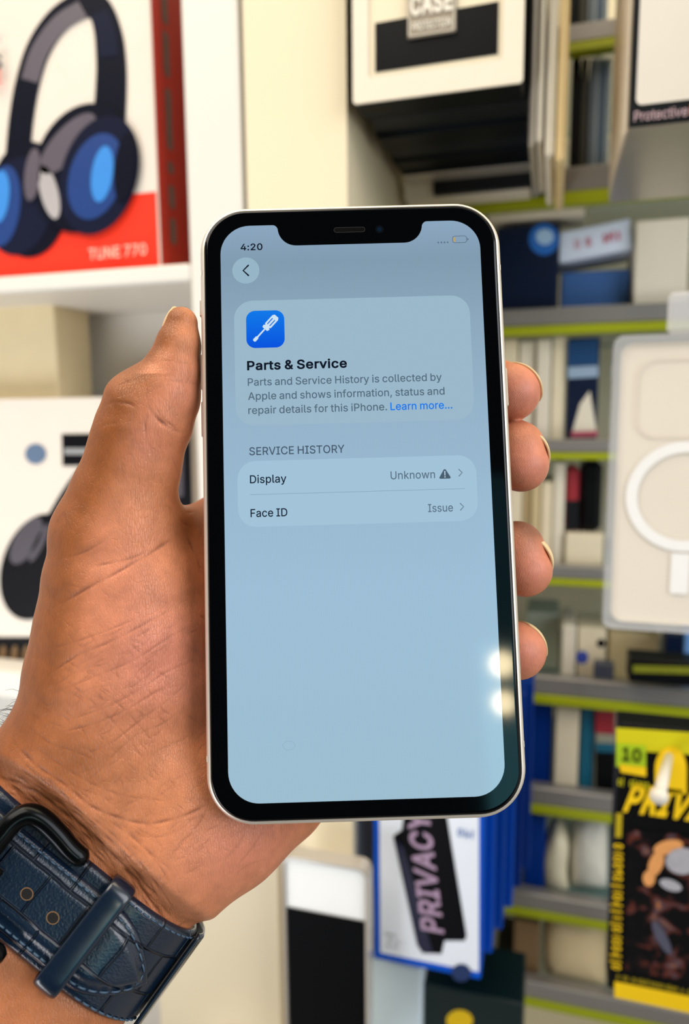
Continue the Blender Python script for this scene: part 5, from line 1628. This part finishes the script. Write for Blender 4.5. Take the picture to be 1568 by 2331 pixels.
def pouch(name, pts, Y, depth, m, label, cat, row, infl=1.0):
    """soft packet: an outline on the shelf, blown up to a real thickness"""
    P = pxp(pts, Y)
    zmin = min(p[1] for p in P)
    z0 = at(1250, RAILS[row][1], YS).z + 0.0106
    P = [(x, z - zmin + z0 if False else max(z, z0)) for x, z in P]
    cx = sum(p[0] for p in P) / len(P); cz = sum(p[1] for p in P) / len(P)
    rings = []
    for k in range(9):
        a = math.pi * k / 8
        s_ = 0.12 + 0.88 * math.sin(a) ** 0.45 if 0 < k < 8 else 0.12
        y = Y + depth / 2 - depth / 2 * math.cos(a)
        rings.append([(cx + (x - cx) * s_, y, cz + (z - cz) * s_) for x, z in P])
    n = len(P); v = [q for R_ in rings for q in R_]; f = []
    for i in range(8):
        for k in range(n): f.append((i * n + k, i * n + (k + 1) % n, (i + 1) * n + (k + 1) % n, (i + 1) * n + k))
    f.append(tuple(range(n))[::-1]); f.append(tuple(8 * n + k for k in range(n)))
    o_ = Vector((cx, Y + depth / 2, min(p[1] for p in P)))
    o = mesh_obj(name, [Vector(q) - o_ for q in v], f, m, None, True); o.location = o_
    return tag(o, label, cat)


pouch('cream_pouch', smooth_line([(1240, 2046), (1232, 1975), (1246, 1925), (1268, 1895), (1296, 1930), (1292, 2000), (1296, 2046)], 4), 0.602, 0.04, mat('cream_plastic_bag', (226, 214, 184), 0.35, noise=0.1, scale=90, bump=0.6), 'small crumpled cream bag between blue box and white bag', 'bag', 7)
pouch('white_bag', smooth_line([(1300, 2046), (1298, 1960), (1312, 1890), (1346, 1868), (1384, 1880), (1388, 1960), (1386, 2046)], 4), 0.606, 0.05, mat('white_plastic_bag', (236, 230, 216), 0.35, noise=0.1, scale=90, bump=0.6), 'white plastic bag standing left of the yellow privacy pack', 'bag', 7)
pouch('rounded_cream_case', smooth_line([(1244, 2290), (1238, 2200), (1240, 2130), (1262, 2098), (1320, 2094), (1372, 2112), (1386, 2170), (1384, 2290)], 4), 0.600, 0.05, mat('tan_plastic', (214, 190, 148), 0.45, noise=0.06), 'rounded tan case standing on the lowest rail left of yellow pack', 'case', 8)
on(8, 1168, 1226, 2098, 0.602, 0.05, m_brown, 'brown_box', 'brown box on the lowest rail beside the blue privacy boxes')
o = on(8, 1128, 1166, 2170, 0.608, 0.05, mat('dark_olive_card', (62, 54, 42), 0.5, noise=0.1), 'dark_box', 'dark olive box half hidden by the blue privacy boxes')

# ------------------------------------------------------------------ hanging stack of phone case boxes (top centre)
Yf = 0.41
cx0, cx1 = at(803, 200, Yf).x, at(1190, 180, Yf).x
cz0 = at(1000, 212, Yf).z
m_sq = mat('pale_gold_label', (138, 128, 114), 0.35, 0.4, noise=0.06)
nst = 7
ords = ['front', 'second', 'third', 'fourth', 'fifth', 'sixth', 'rearmost']
for k in range(nst):
    y0 = Yf + k * 0.0245
    dx = [0, .002, .001, .003, 0.001, .002, .000][k]
    dz = [0, .001, -.001, .0015, .0005, -.001, -.012][k]
    side = [m_black, m_black2, m_black, m_black2, m_black, m_silver, m_cream2][k]
    o = empty('phone_case_box', ((cx0 + cx1) / 2 + dx, y0, cz0 + dz), 'front phone case box with cream frame, dark window and CASE label, hanging top centre' if k == 0 else ('%s phone case box in the hanging stack, %s underside' % (ords[k], ['', 'glossy black', 'dull black', 'charcoal', 'plain black', 'silver grey', 'white notched'][k])), 'box', 'phone case boxes hanging in a stack')
    hw = (cx1 - cx0) / 2; hh = 0.19
    mb = MB(); mb.box((-hw, 0.0012, 0), (hw, 0.0232, hh), side, 0.0012); mb.build('tray', o)
    mb = MB()
    w = 0.009
    mb.poly([rrect(-hw, hw, 0, hh, 0.002, 3), rrect(-hw + w, hw - w * 1.2, 0.0125, hh - 0.01, 0.002, 3)[::-1]], m_cream2 if k in (0, 6) else m_black2, lambda x, z: (x, 0.0, z))
    v2 = [(x, 0.0011, z) for x, _, z in mb.v]; n0 = len(mb.v)
    mb.add(v2, [f_[::-1] for f_ in mb.f], m_cream2 if k in (0, 6) else m_black2)
    mb.build('front_frame', o)
    mb = MB(); mb.poly(rrect(-hw + w * .9, hw - w * 1.1, 0.012, hh - 0.009, 0.002, 3), m_cream if k == 0 else (m_cream2 if k == 6 else m_black), lambda x, z: (x, 0.0009, z)); mb.build('inner_card', o)
    if k == 0:
        mb = MB()
        mb.poly([(-hw + .0125, .015), (hw - .0130, .0155), (hw - .0130, .041), (-hw + .0125, .040)], m_black, lambda x, z: (x, 0.0006, z))
        mb.poly([(-hw + .0125, .056), (hw - .0130, .056), (hw - .0130, .120), (-hw + .0125, .120)], m_black, lambda x, z: (x, 0.0006, z))
        mb.build('dark_window', o)
        mb = MB(); mb.box((-0.0150, -0.0012, 0.0287), (0.0108, 0.0002, 0.0655), m_sq, 0.0006); lab = mb.build('case_label', o)
        mb = MB(); mb.poly([rrect(-0.0143, 0.0101, 0.0295, 0.0647, 0.0015, 3), rrect(-0.0138, 0.0096, 0.0300, 0.0642, 0.0012, 3)[::-1]], m_cream2, lambda x, z: (x, -0.0016, z)); mb.build('label_border', lab)
        m_lt = mat('label_lettering', (238, 230, 214), 0.4, noise=0)
        for body_, x0, x1, z_, c_, b_ in (('CASE', -0.0132, 0.0090, 0.0400, 0.0088, 34), ('PROTECTION', -0.0125, 0.0083, 0.0320, 0.0040, 14), ('PHONE', -0.0120, 0.0078, 0.0520, 0.0048, 14)):
            mb = MB(); put_text(mb, body_, x0, x1, z_, c_, m_lt, lambda x, y: (x, -0.0017, y), bold=b_); mb.build('label_text', lab)
    if k == 6:
        mb = MB(); mb.box((-0.016, -0.0008, 0.0085), (0.010, 0.0004, 0.036), m_black); mb.build('black_notch', o)
hz = cz0 + 0.165
# peg holding the stack, hidden behind it, and what hangs or stands near it
o = bx('dark_tray', 985, 1285, 394, 430, 0.552, 0.03, m_black2, 'flat dark grey tray on the upper rail below the hanging case boxes', 'tray')
o = bx('white_strip_box', 1112, 1332, 470, 496, 0.600, 0.04, m_cream2, 'long thin white box just under the upper green edge strip', 'box')
Ysp = 0.43
for k, (a, b, pb, mm_, lab) in enumerate(((1208, 1222, 332, m_silver, 'silver-edged thin package beside the hanging case boxes'), (1225, 1240, 322, m_cream2, 'thin white upright package with rounded foot beside the case boxes'), (1246, 1268, 356, m_cream2, 'ivory upright package next to the sand-coloured one'), (1272, 1295, 368, mat('sand_card', (232, 204, 148), 0.5, noise=0.04), 'sand-coloured upright package right of the ivory one'))):
    bx('upright_package', a, b, -140, pb, Ysp, 0.10, mm_, lab, 'package', 'thin upright packages at the top', bev=0.002)
for k, (a, b, mm_, lab) in enumerate(((1299, 1318, m_black, 'black upright package right of the sand-coloured one'), (1320, 1336, mat('brown_black_card', (38, 36, 22), 0.5, noise=0.1), 'brownish black upright package behind the top rail'), (1340, 1350, mat('steel_grey_card', (98, 108, 118), 0.4, noise=0.08), 'first grey case edge from the left in the top row'), (1351, 1362, mat('steel_pale_card', (128, 140, 148), 0.4, noise=0.08), 'second grey case edge from the left in the top row'), (1363, 1374, mat('steel_blue_card', (80, 98, 116), 0.4, noise=0.08), 'third grey case edge from the left in the top row'), (1375, 1387, mat('steel_pale_card', (128, 140, 148), 0.4), 'rightmost grey case edge in the top row'))):
    for r_, (yt, yb) in enumerate(((-200, 58), (132, 384))):
        bx('slim_case', a, b, yt, yb - (0 if r_ else 0), 0.600, 0.05, mm_, lab + (', above the top rail' if r_ == 0 else ', below the top rail'), 'case', 'slim cases standing in rows at the top', bev=0.0008)
# ------------------------------------------------------------------ silver package top right
Yp = 0.40
px0, px1 = at(1438, 150, Yp).x, at(1438, 150, Yp).x + 0.085
pz0 = at(1500, 282, Yp).z
o = empty('silver_package', ((px0 + px1) / 2, Yp, pz0), 'silver white package with black rim and Protective lettering, top right corner', 'package')
PO = o.location.copy(); hw = (px1 - px0) / 2
mb = MB(); mb.box((-hw, 0.002, 0), (hw, 0.135, 0.19), m_silver, 0.001); mb.build('carton', o)
mb = MB(); mb.box((-hw - 0.0004, 0.0, 0), (hw, 0.0019, 0.19), m_black2, 0.0004); mb.build('black_rim', o)
mb = MB(); mb.poly(rrect(-hw + 0.0025, hw - 0.0025, 0.0095, 0.188, 0.003, 5), mat('pearl_white_card', (228, 220, 208), 0.3, noise=0.03), lambda x, z: (x, -0.0004, z)); mb.build('white_front', o)
mb = MB(); put_text(mb, 'Protective', -hw + 0.002, -hw + 0.026, 0.0022, 0.0045, mat('lilac_print', (200, 170, 176), 0.5, noise=0), lambda x, y: (x, -0.0006, y), bold=4); mb.build('front_text', o)
mb = MB(); mb.poly(rrect(-hw + 0.027, -hw + 0.035, 0.0022, 0.0072, 0.0005, 2), mat('orange_print', (236, 120, 80), 0.5, noise=0.1), lambda x, z: (x, -0.0006, z)); mb.poly(rrect(-hw + 0.036, -hw + 0.045, 0.0022, 0.0072, 0.0005, 2), mat('olive_print', (170, 176, 110), 0.5, noise=0.1), lambda x, z: (x, -0.0006, z)); mb.build('front_text', o)
mb = MB(); mb.poly(stroke(smooth_line([(-hw + .014, .078), (-hw + .019, .069), (-hw + .024, .0645)], 5), [0.001, 0.004, 0.0045] and 0.0042), m_black2, lambda x, z: (x, -0.0006, z)); mb.build('printed_curve', o)
mb = MB(); mb.box((-hw - 0.0006, 0.02, 0.004), (-hw + 0.0002, 0.13, 0.186), mat('warm_foil', (240, 228, 210), 0.35, 0.0, noise=0.04)); mb.build('foil_side', o)
# rolled clear bags lying under it
bx('clear_film_roll', 1402, 1600, 300, 378, 0.565, 0.015, mat('grey_plastic_film', (160, 146, 132), 0.3, noise=0.2, scale=50, bump=0.8), 'crumpled grey plastic film lying on the upper rail, right edge', 'film', bev=0.006)

# ------------------------------------------------------------------ clear case hanging on the right
Yk = 0.40
m_pearl = mat('milky_clear_plastic', (232, 222, 208), 0.25, noise=0.04, scale=20, coat=0.3)
m_clear = mat('clear_plastic_shell', (228, 228, 232), 0.08, noise=0, alpha=0.42, spec=0.8)
m_ring = mat('white_magnet_ring', (244, 242, 240), 0.4, noise=0.02)
kx0 = at(1384, 1100, Yk).x; kx1 = kx0 + 0.082; kz1 = at(1470, 762, Yk).z; kz0 = at(1470, 1436, Yk).z
kc = empty('clear_phone_case', ((kx0 + kx1) / 2, Yk, kz0), 'milky clear phone case with a white ring, hanging at the right', 'phone case')
hw = (kx1 - kx0) / 2; hh = kz1 - kz0
mb = MB()
v, f = [], []
R0 = rrect(-hw + .004, hw - .004, .004, hh - .004, 0.006, 6)
mb.poly(R0, m_pearl, lambda x, z: (x, 0.002, z)); mb.poly(R0, m_pearl, lambda x, z: (x, 0.006, z))
n = len(R0)
mb.add([(x, 0.002, z) for x, z in R0] + [(x, 0.006, z) for x, z in R0], [(k, (k + 1) % n, n + (k + 1) % n, n + k) for k in range(n)], m_pearl)
mb.build('case_back', kc)
mb = MB()
R1 = [rrect(-hw, hw, 0, hh, 0.005, 6), rrect(-hw + .0042, hw - .0042, .0042, hh - .0042, 0.006, 6)]
mb.poly([R1[0], R1[1][::-1]], m_clear, lambda x, z: (x, 0.0, z))
for R_, d_ in ((R1[0], 1), (R1[1], -1)):
    n = len(R_); fs = [(k, (k + 1) % n, n + (k + 1) % n, n + k)[::-d_ or 1] for k in range(n)]
    mb.add([(x, 0.0, z) for x, z in R_] + [(x, 0.012, z) for x, z in R_], fs, m_clear)
mb.build('clear_rim', kc)
rz = at(1560, 1132, Yk).z - kz0; rx = at(1560, 1132, Yk).x - kc.location.x
mb = MB(); mb.poly([ellipse(rx, rz, .0285, .0285, n=64), ellipse(rx, rz, .0228, .0228, n=64)[::-1]], m_ring, lambda x, z: (x, 0.0012, z)); mb.poly(rrect(rx - .005, rx + .004, rz - .051, rz - .0294, 0.001, 3), m_ring, lambda x, z: (x, 0.0012, z)); mb.build('magnet_ring', kc)
mb = MB(); mb.poly([rrect(-hw + .012, -hw + .050, hh - .052, hh - .012, .010, 8), rrect(-hw + .0128, -hw + .0492, hh - .0512, hh - .0128, .0094, 8)[::-1]], mat('case_camera_outline', (222, 213, 202), 0.3, noise=0), lambda x, z: (x, 0.0011, z)); mb.build('camera_outline', kc)
mb = MB(); mb.box((-hw + .0255, 0.003, hh + 0.0006), (-hw + .062, 0.009, hh + 0.021), m_clear, 0.002); mb.build('hang_tab', kc)

# ------------------------------------------------------------------ yellow and black privacy pack
Yy = 0.40
yx0 = at(1398, 1900, Yy).x; yx1 = yx0 + 0.09
yz1 = at(1480, 1652, Yy).z; yz0 = at(1440, 2262, Yy).z
yp = empty('privacy_glass_pack', ((yx0 + yx1) / 2, Yy, yz0), 'black and yellow privacy screen protector pack hanging bottom right', 'package')
hw = (yx1 - yx0) / 2; hh = yz1 - yz0
mb = MB(); mb.box((-hw, 0, 0), (hw, 0.018, hh), m_black, 0.001); mb.build('carton', yp)
X = lambda px, py: at(px, py, Yy).x - yp.location.x
Zz = lambda px, py: at(px, py, Yy).z - yz0
pf = lambda l: (lambda x, z: (x, -0.0003 * (1 + l), z))


def yprint(name, polys, m, l):
    mb = MB()
    for p in polys: mb.poly([(X(a, b), Zz(a, b)) for a, b in p], m, pf(l))
    return mb.build(name, yp)


def ytext(name, body, p0, p1, cap_px, m, l, bold=0, slant=0, vertical=False):
    a = (X(*p0), Zz(*p0)); b = (X(*p1), Zz(*p1)); L = math.hypot(b[0] - a[0], b[1] - a[1]); c, s = (b[0] - a[0]) / L, (b[1] - a[1]) / L
    cap = cap_px * Yy / F * 1.0
    mb = MB(); put_text(mb, body, 0, L, 0, cap, m, lambda x, y: (a[0] + x * c - y * s, -0.0003 * (1 + l), a[1] + x * s + y * c), bold=bold, slant=slant); return mb.build(name, yp)


yprint('yellow_top_band', [[(1402, 1656), (1650, 1672), (1650, 1722), (1402, 1706)]], m_lime, 0)
yprint('green_patch', [[(1402, 1690), (1470, 1696), (1470, 1752), (1402, 1744)]], mat('green_print', (166, 196, 24), 0.5, noise=0.05), 1)
yprint('yellow_patch', [[(1410, 1738), (1470, 1745), (1470, 1766), (1412, 1756)]], m_yel, 2)
ytext('green_patch_text', '10', (1415, 1728), (1458, 1733), 30, m_black, 3, 16)
yprint('hang_hole_badge', [[(1490 + 36 * math.cos(q) + 36, 1748 - 50 * math.sin(q)) for q in np.linspace(0, math.pi, 16)] + [(1490, 1800), (1562, 1806)][::1]], m_yel, 2)
ytext('privacy_text', 'PRIVACY', (1418, 1842), (1690, 1880), 62, m_yel, 2, 34, 0.28)
yprint('side_bar', [[(1402, 1850), (1416, 1850), (1414, 1905), (1400, 1905)]], mat('olive_yellow_print', (180, 158, 14), 0.5, noise=0.05), 1)
def yscrib(name, n, p0, p1, cap_px, m, l, seed):
    a = (X(*p0), Zz(*p0)); b = (X(*p1), Zz(*p1)); L = math.hypot(b[0] - a[0], b[1] - a[1]); c, s = (b[0] - a[0]) / L, (b[1] - a[1]) / L
    mb = MB(); illegible(mb, n, 0, L, 0, cap_px * Yy / F, m, lambda x, y: (a[0] + x * c - y * s, -0.0003 * (1 + l), a[1] + x * s + y * c), seed); return mb.build(name, yp)


yscrib('side_text', 20, (1413, 2208), (1418, 1918), 25, m_yel, 2, 3)
yscrib('bottom_text', 24, (1402, 2226), (1570, 2262), 15, mat('olive_yellow_print', (180, 158, 14), 0.5), 2, 4)
yscrib('small_text', 8, (1404, 1786), (1476, 1796), 20, m_lime, 2, 8)
yprint('yellow_bottom_band', [[(1398, 2232), (1690, 2290), (1690, 2330), (1398, 2268)]], m_yel, 1)
m_pic = bpy.data.materials.new('smoky_amber_picture'); m_pic.use_nodes = True
_n = m_pic.node_tree; _q = _n.nodes['Principled BSDF']; _q.inputs['Roughness'].default_value = 0.4; _q.inputs['Specular IOR Level'].default_value = 0.15
_t = _n.nodes.new('ShaderNodeTexCoord'); _z = _n.nodes.new('ShaderNodeTexNoise'); _z.inputs['Scale'].default_value = 75; _z.inputs['Detail'].default_value = 3; _z.inputs['Distortion'].default_value = 0.8
_n.links.new(_t.outputs['Object'], _z.inputs['Vector'])
_r = _n.nodes.new('ShaderNodeValToRGB'); _n.links.new(_z.outputs['Fac'], _r.inputs[0]); _n.links.new(_r.outputs[0], _q.inputs['Base Color'])
_r.color_ramp.elements[0].position = 0.48; _r.color_ramp.elements[0].color = lin((12, 12, 14)) + (1,)
_r.color_ramp.elements[1].position = 0.84; _r.color_ramp.elements[1].color = lin((236, 180, 120)) + (1,)
for _p, _c in ((0.54, (24, 18, 20)), (0.59, (92, 44, 34)), (0.63, (70, 66, 78)), (0.69, (150, 90, 52))):
    _e = _r.color_ramp.elements.new(_p); _e.color = lin(_c) + (1,)
yprint('printed_picture', [[(1428, 1885), (1690, 1915), (1690, 2260), (1424, 2205)]], m_pic, 1)
ma = mat('amber_print', (226, 156, 92), 0.5, noise=0.15, scale=300); mr_ = mat('rust_print', (120, 48, 34), 0.5, noise=0.2, scale=300); mg = mat('smoke_print', (170, 168, 176), 0.5, noise=0.2, scale=300); ms = mat('slate_print', (78, 78, 96), 0.5, noise=0.2, scale=300)
for e_, q_ in enumerate([ellipse(1520, 1925, 34, 16, -12), ellipse(1492, 1962, 16, 30, 20), ellipse(1476, 1995, 14, 18)]): yprint('picture_patch', [q_], ma, 4 + 0.5 * e_)
for e_, q_ in enumerate([ellipse(1552, 1956, 38, 30, 0), ellipse(1525, 2010, 26, 12, 20), ]): yprint('picture_patch', [q_], mg, 5 + 0.5 * e_)
for e_, q_ in enumerate([ellipse(1505, 2130, 12, 42, -28)]): yprint('picture_patch', [q_], ms, 5 + 0.5 * e_)
# hook with a white price tip in front of the pack
hk = empty('display_hook', W(1500, 1815, 0.345), 'white display hook tip in front of the yellow privacy pack', 'hook')
ho = hk.location.copy()
mb = MB(); p_a, p_b = at(1522, 1722, 0.395), at(1500, 1812, 0.345)
mb.tube([p_a - ho, (p_a + p_b) / 2 - ho, p_b - ho], [0.0022, 0.0026, 0.0030], mat('white_hook_plastic', (216, 210, 200), 0.35, noise=0.02), 12)
mb.build('hook_arm', hk, True)
mb = MB(); c_ = p_b - ho
for k in range(1):
    vs, fs = [], []
    for i in range(9):
        for j in range(16):
            th, ph = math.pi * i / 8, 2 * math.pi * j / 16
            vs.append(c_ + Vector((math.sin(th) * math.cos(ph), math.sin(th) * math.sin(ph), math.cos(th))) * 0.0042)
    for i in range(8):
        for j in range(16): fs.append((i * 16 + j, (i + 1) * 16 + j, (i + 1) * 16 + (j + 1) % 16, i * 16 + (j + 1) % 16))
    mb.add(vs, fs, MATS['white_hook_plastic'])
mb.build('hook_tip', hk, True)
# dark package with a yellow-green lid lying on the rail behind
o = bx('black_green_package', 1432, 1640, 1506, 1562, 0.560, 0.024, m_black, 'black package with lime print lying above the yellow privacy pack', 'package')
face_print('lime_band', o, 0.560, [(pxp([(1440, 1514), (1630, 1520), (1630, 1536), (1440, 1530)], 0.560), mat('dim_lime_print', (120, 124, 14), 0.5, noise=0.2, scale=200), 0)])

# ------------------------------------------------------------------ blue privacy boxes below the phone
Yq = 0.42
bx0, bx1 = at(850, 2060, Yq).x, at(1097, 2060, Yq).x
bz0 = at(975, 2208, Yq).z; bz1 = at(975, 1700, Yq).z
for k in range(6):
    y0 = Yq + k * 0.0235
    o = empty('privacy_glass_box', ((bx0 + bx1) / 2 + k * 0.0052, y0, bz0 + k * 0.0008), ['front blue box with PRIVACY phone picture, below the phone', 'second blue box in the stack behind the PRIVACY front box', 'third blue box in the stack behind the PRIVACY front box', 'fourth blue box in the stack behind the PRIVACY front box', 'fifth, darker blue box in the stack behind the PRIVACY front box', 'rearmost dark blue box of the PRIVACY stack'][k], 'box', 'blue privacy glass boxes in a stack')
    hw = (bx1 - bx0) / 2; hh = bz1 - bz0
    mm_ = m_blue if k < 4 else m_dblue
    mb = MB(); mb.box((-hw, 0, 0), (hw, 0.0228, hh), mm_, 0.001); mb.build('carton', o)
    if k: continue
    PX = lambda px, py: (at(px, py, Yq).x - o.location.x, at(px, py, Yq).z - bz0)
    def bprint(name, polys, m, l):
        mb = MB()
        for p in polys: mb.poly([PX(a, b) for a, b in p], m, lambda x, z: (x, -0.0003 * (1 + l), z))
        return mb.build(name, o)
    bprint('white_panel', [[(862, 1640), (1090, 1640), (1090, 2212), (866, 2168)]], mat('cool_white_print', (230, 235, 246), 0.5, noise=0.02), 0)
    bprint('printed_phone', [[(895, 1902), (915, 1888), (925, 1800), (1008, 1800), (1062, 2128), (1058, 2140), (1012, 2140), (1005, 2170), (962, 2168), (950, 2150)]], mat('phone_print_black', (8, 8, 12), 0.45, noise=0.05, spec=0.1), 1)
    bprint('printed_phone_edge', [[(898, 1905), (920, 1930), (985, 2165), (962, 2166), (950, 2148)]], mat('phone_print_navy', (22, 24, 54), 0.4, noise=0.05), 2)
    a_ = PX(1006, 2122); b_ = PX(972, 1850); L = math.hypot(b_[0] - a_[0], b_[1] - a_[1]); c_, s_ = (b_[0] - a_[0]) / L, (b_[1] - a_[1]) / L
    mb = MB(); put_text(mb, 'PRIVACY', 0, L, -0.001, 0.0135, mat('mauve_print', (168, 140, 168), 0.5, noise=0), lambda x, y: (a_[0] + x * c_ - y * s_, -0.0013, a_[1] + x * s_ + y * c_), bold=22, slant=0.12); mb.build('privacy_text', o)
    mb = MB(); a_ = PX(1040, 1902); illegible(mb, 3, a_[0], a_[0] + .012, a_[1], 0.007, mat('steel_blue_print', (110, 136, 190), 0.5, noise=0), lambda x, y: (x, -0.001, y), 21); mb.build('corner_text', o)
    for j in range(3):
        mb = MB(); a_ = PX(876, 2126 + 13 * j); illegible(mb, [7, 12, 9][j], a_[0], a_[0] + [.0075, .013, .009][j], a_[1], 0.0022, mat('dark_grey_print', (90, 90, 94), 0.5, noise=0), lambda x, y: (x, -0.001, y), 30 + j); mb.build('small_text', o)
    bprint('round_seal', [ellipse(1050, 2212, 22, 20)], mat('dark_seal_print', (20, 44, 92), 0.5, noise=0.1), 2)
# deep blue boxes standing further back on the shelf
bx('deep_blue_box', 1196, 1256, 1600, 1792, 0.604, 0.05, m_dblue, 'tall deep blue box on the shelf right of the phone bottom corner', 'box')
bx('blue_slim_box', 1192, 1240, 1858, 2040, 0.604, 0.05, m_dblue, 'slim dark blue box on the shelf behind the PRIVACY stack', 'box')

# ------------------------------------------------------------------ case package standing at the bottom centre
Yg = 0.385
gx0, gx1 = at(646, 2100, Yg).x, at(838, 2100, Yg).x
gz1 = at(745, 1962, Yg).z; gz0 = gz1 - 0.16
gp = empty('phone_case_package', ((gx0 + gx1) / 2, Yg, gz0), 'clear package with a black phone case and white top, below the phone', 'package')
hw = (gx1 - gx0) / 2; hh = gz1 - gz0
mb = MB(); R0 = rrect(-hw + .0012, hw - .0012, .001, hh - .001, 0.006, 6); n = len(R0)
mw = mat('satin_white_insert', (236, 236, 234), 0.4, noise=0.02)
mb.poly(R0, mw, lambda x, z: (x, 0.001, z)); mb.poly(R0, mw, lambda x, z: (x, 0.009, z)); mb.add([(x, 0.001, z) for x, z in R0] + [(x, 0.009, z) for x, z in R0], [(k, (k + 1) % n, n + (k + 1) % n, n + k) for k in range(n)], mw); mb.build('white_insert', gp)
zsplit = at(745, 2082, Yg).z - gz0
mb = MB(); mb.box((-hw + .0022, -0.0005, 0.003), (hw - .0022, 0.0008, zsplit), mat('matt_black_silicone', (5, 6, 8), 0.6, noise=0.1, spec=0.06), 0.0006); mb.build('black_case', gp)
mb = MB(); Ra, Rb = rrect(-hw, hw, 0, hh, 0.0065, 6), rrect(-hw + .0016, hw - .0016, .0016, hh - .0016, 0.0052, 6)
mrim = mat('grey_clear_rim', (168, 160, 150), 0.15, noise=0.03, coat=0.4)
mb.poly([Ra, Rb[::-1]], mrim, lambda x, z: (x, -0.001, z)); n = len(Ra)
mb.add([(x, -0.001, z) for x, z in Ra] + [(x, 0.0105, z) for x, z in Ra], [(k, n + k, n + (k + 1) % n, (k + 1) % n) for k in range(n)], mrim); mb.build('clear_rim', gp)
# white counter top and dark teal package at the bottom
zc = gz0 - 0.0006
mb = MB(); mb.box((at(425, 2200, .38).x, 0.36, zc - 0.02), (xb - 0.001, YC - 0.0006, zc), m_white, 0.002)
ledge = mb.build('ledge_board', None, False, Vector((gp.location.x, 0.39, zc - 0.02))); ledge.location = Vector((gp.location.x, 0.39, zc - 0.02)); tag(ledge, 'narrow white ledge at the foot of the pilaster carrying the clear package', 'ledge')
zf = at(900, 2400, 0.5).z
tb = bx('teal_package', 962, 1190, 2262, 2460, 0.46, 0.05, mat('dark_teal_card', (10, 34, 36), 0.35, noise=0.15), 'dark teal package with a yellow disc at the bottom edge', 'package')
face_print('yellow_disc', tb, 0.46, [([p for p in pxp(ellipse(1046, 2322, 30, 24), 0.46)], m_yel, 0)])
lw = bx('pale_blue_board', 842, 958, 2196, 2480, 0.45, 0.02, mat('pale_blue_board', (222, 238, 250), 0.4, noise=0.03), 'pale blue board leaning behind the black phone case package', 'board')

for o in bpy.data.objects:
    if '_f' in o.keys(): del o['_f']
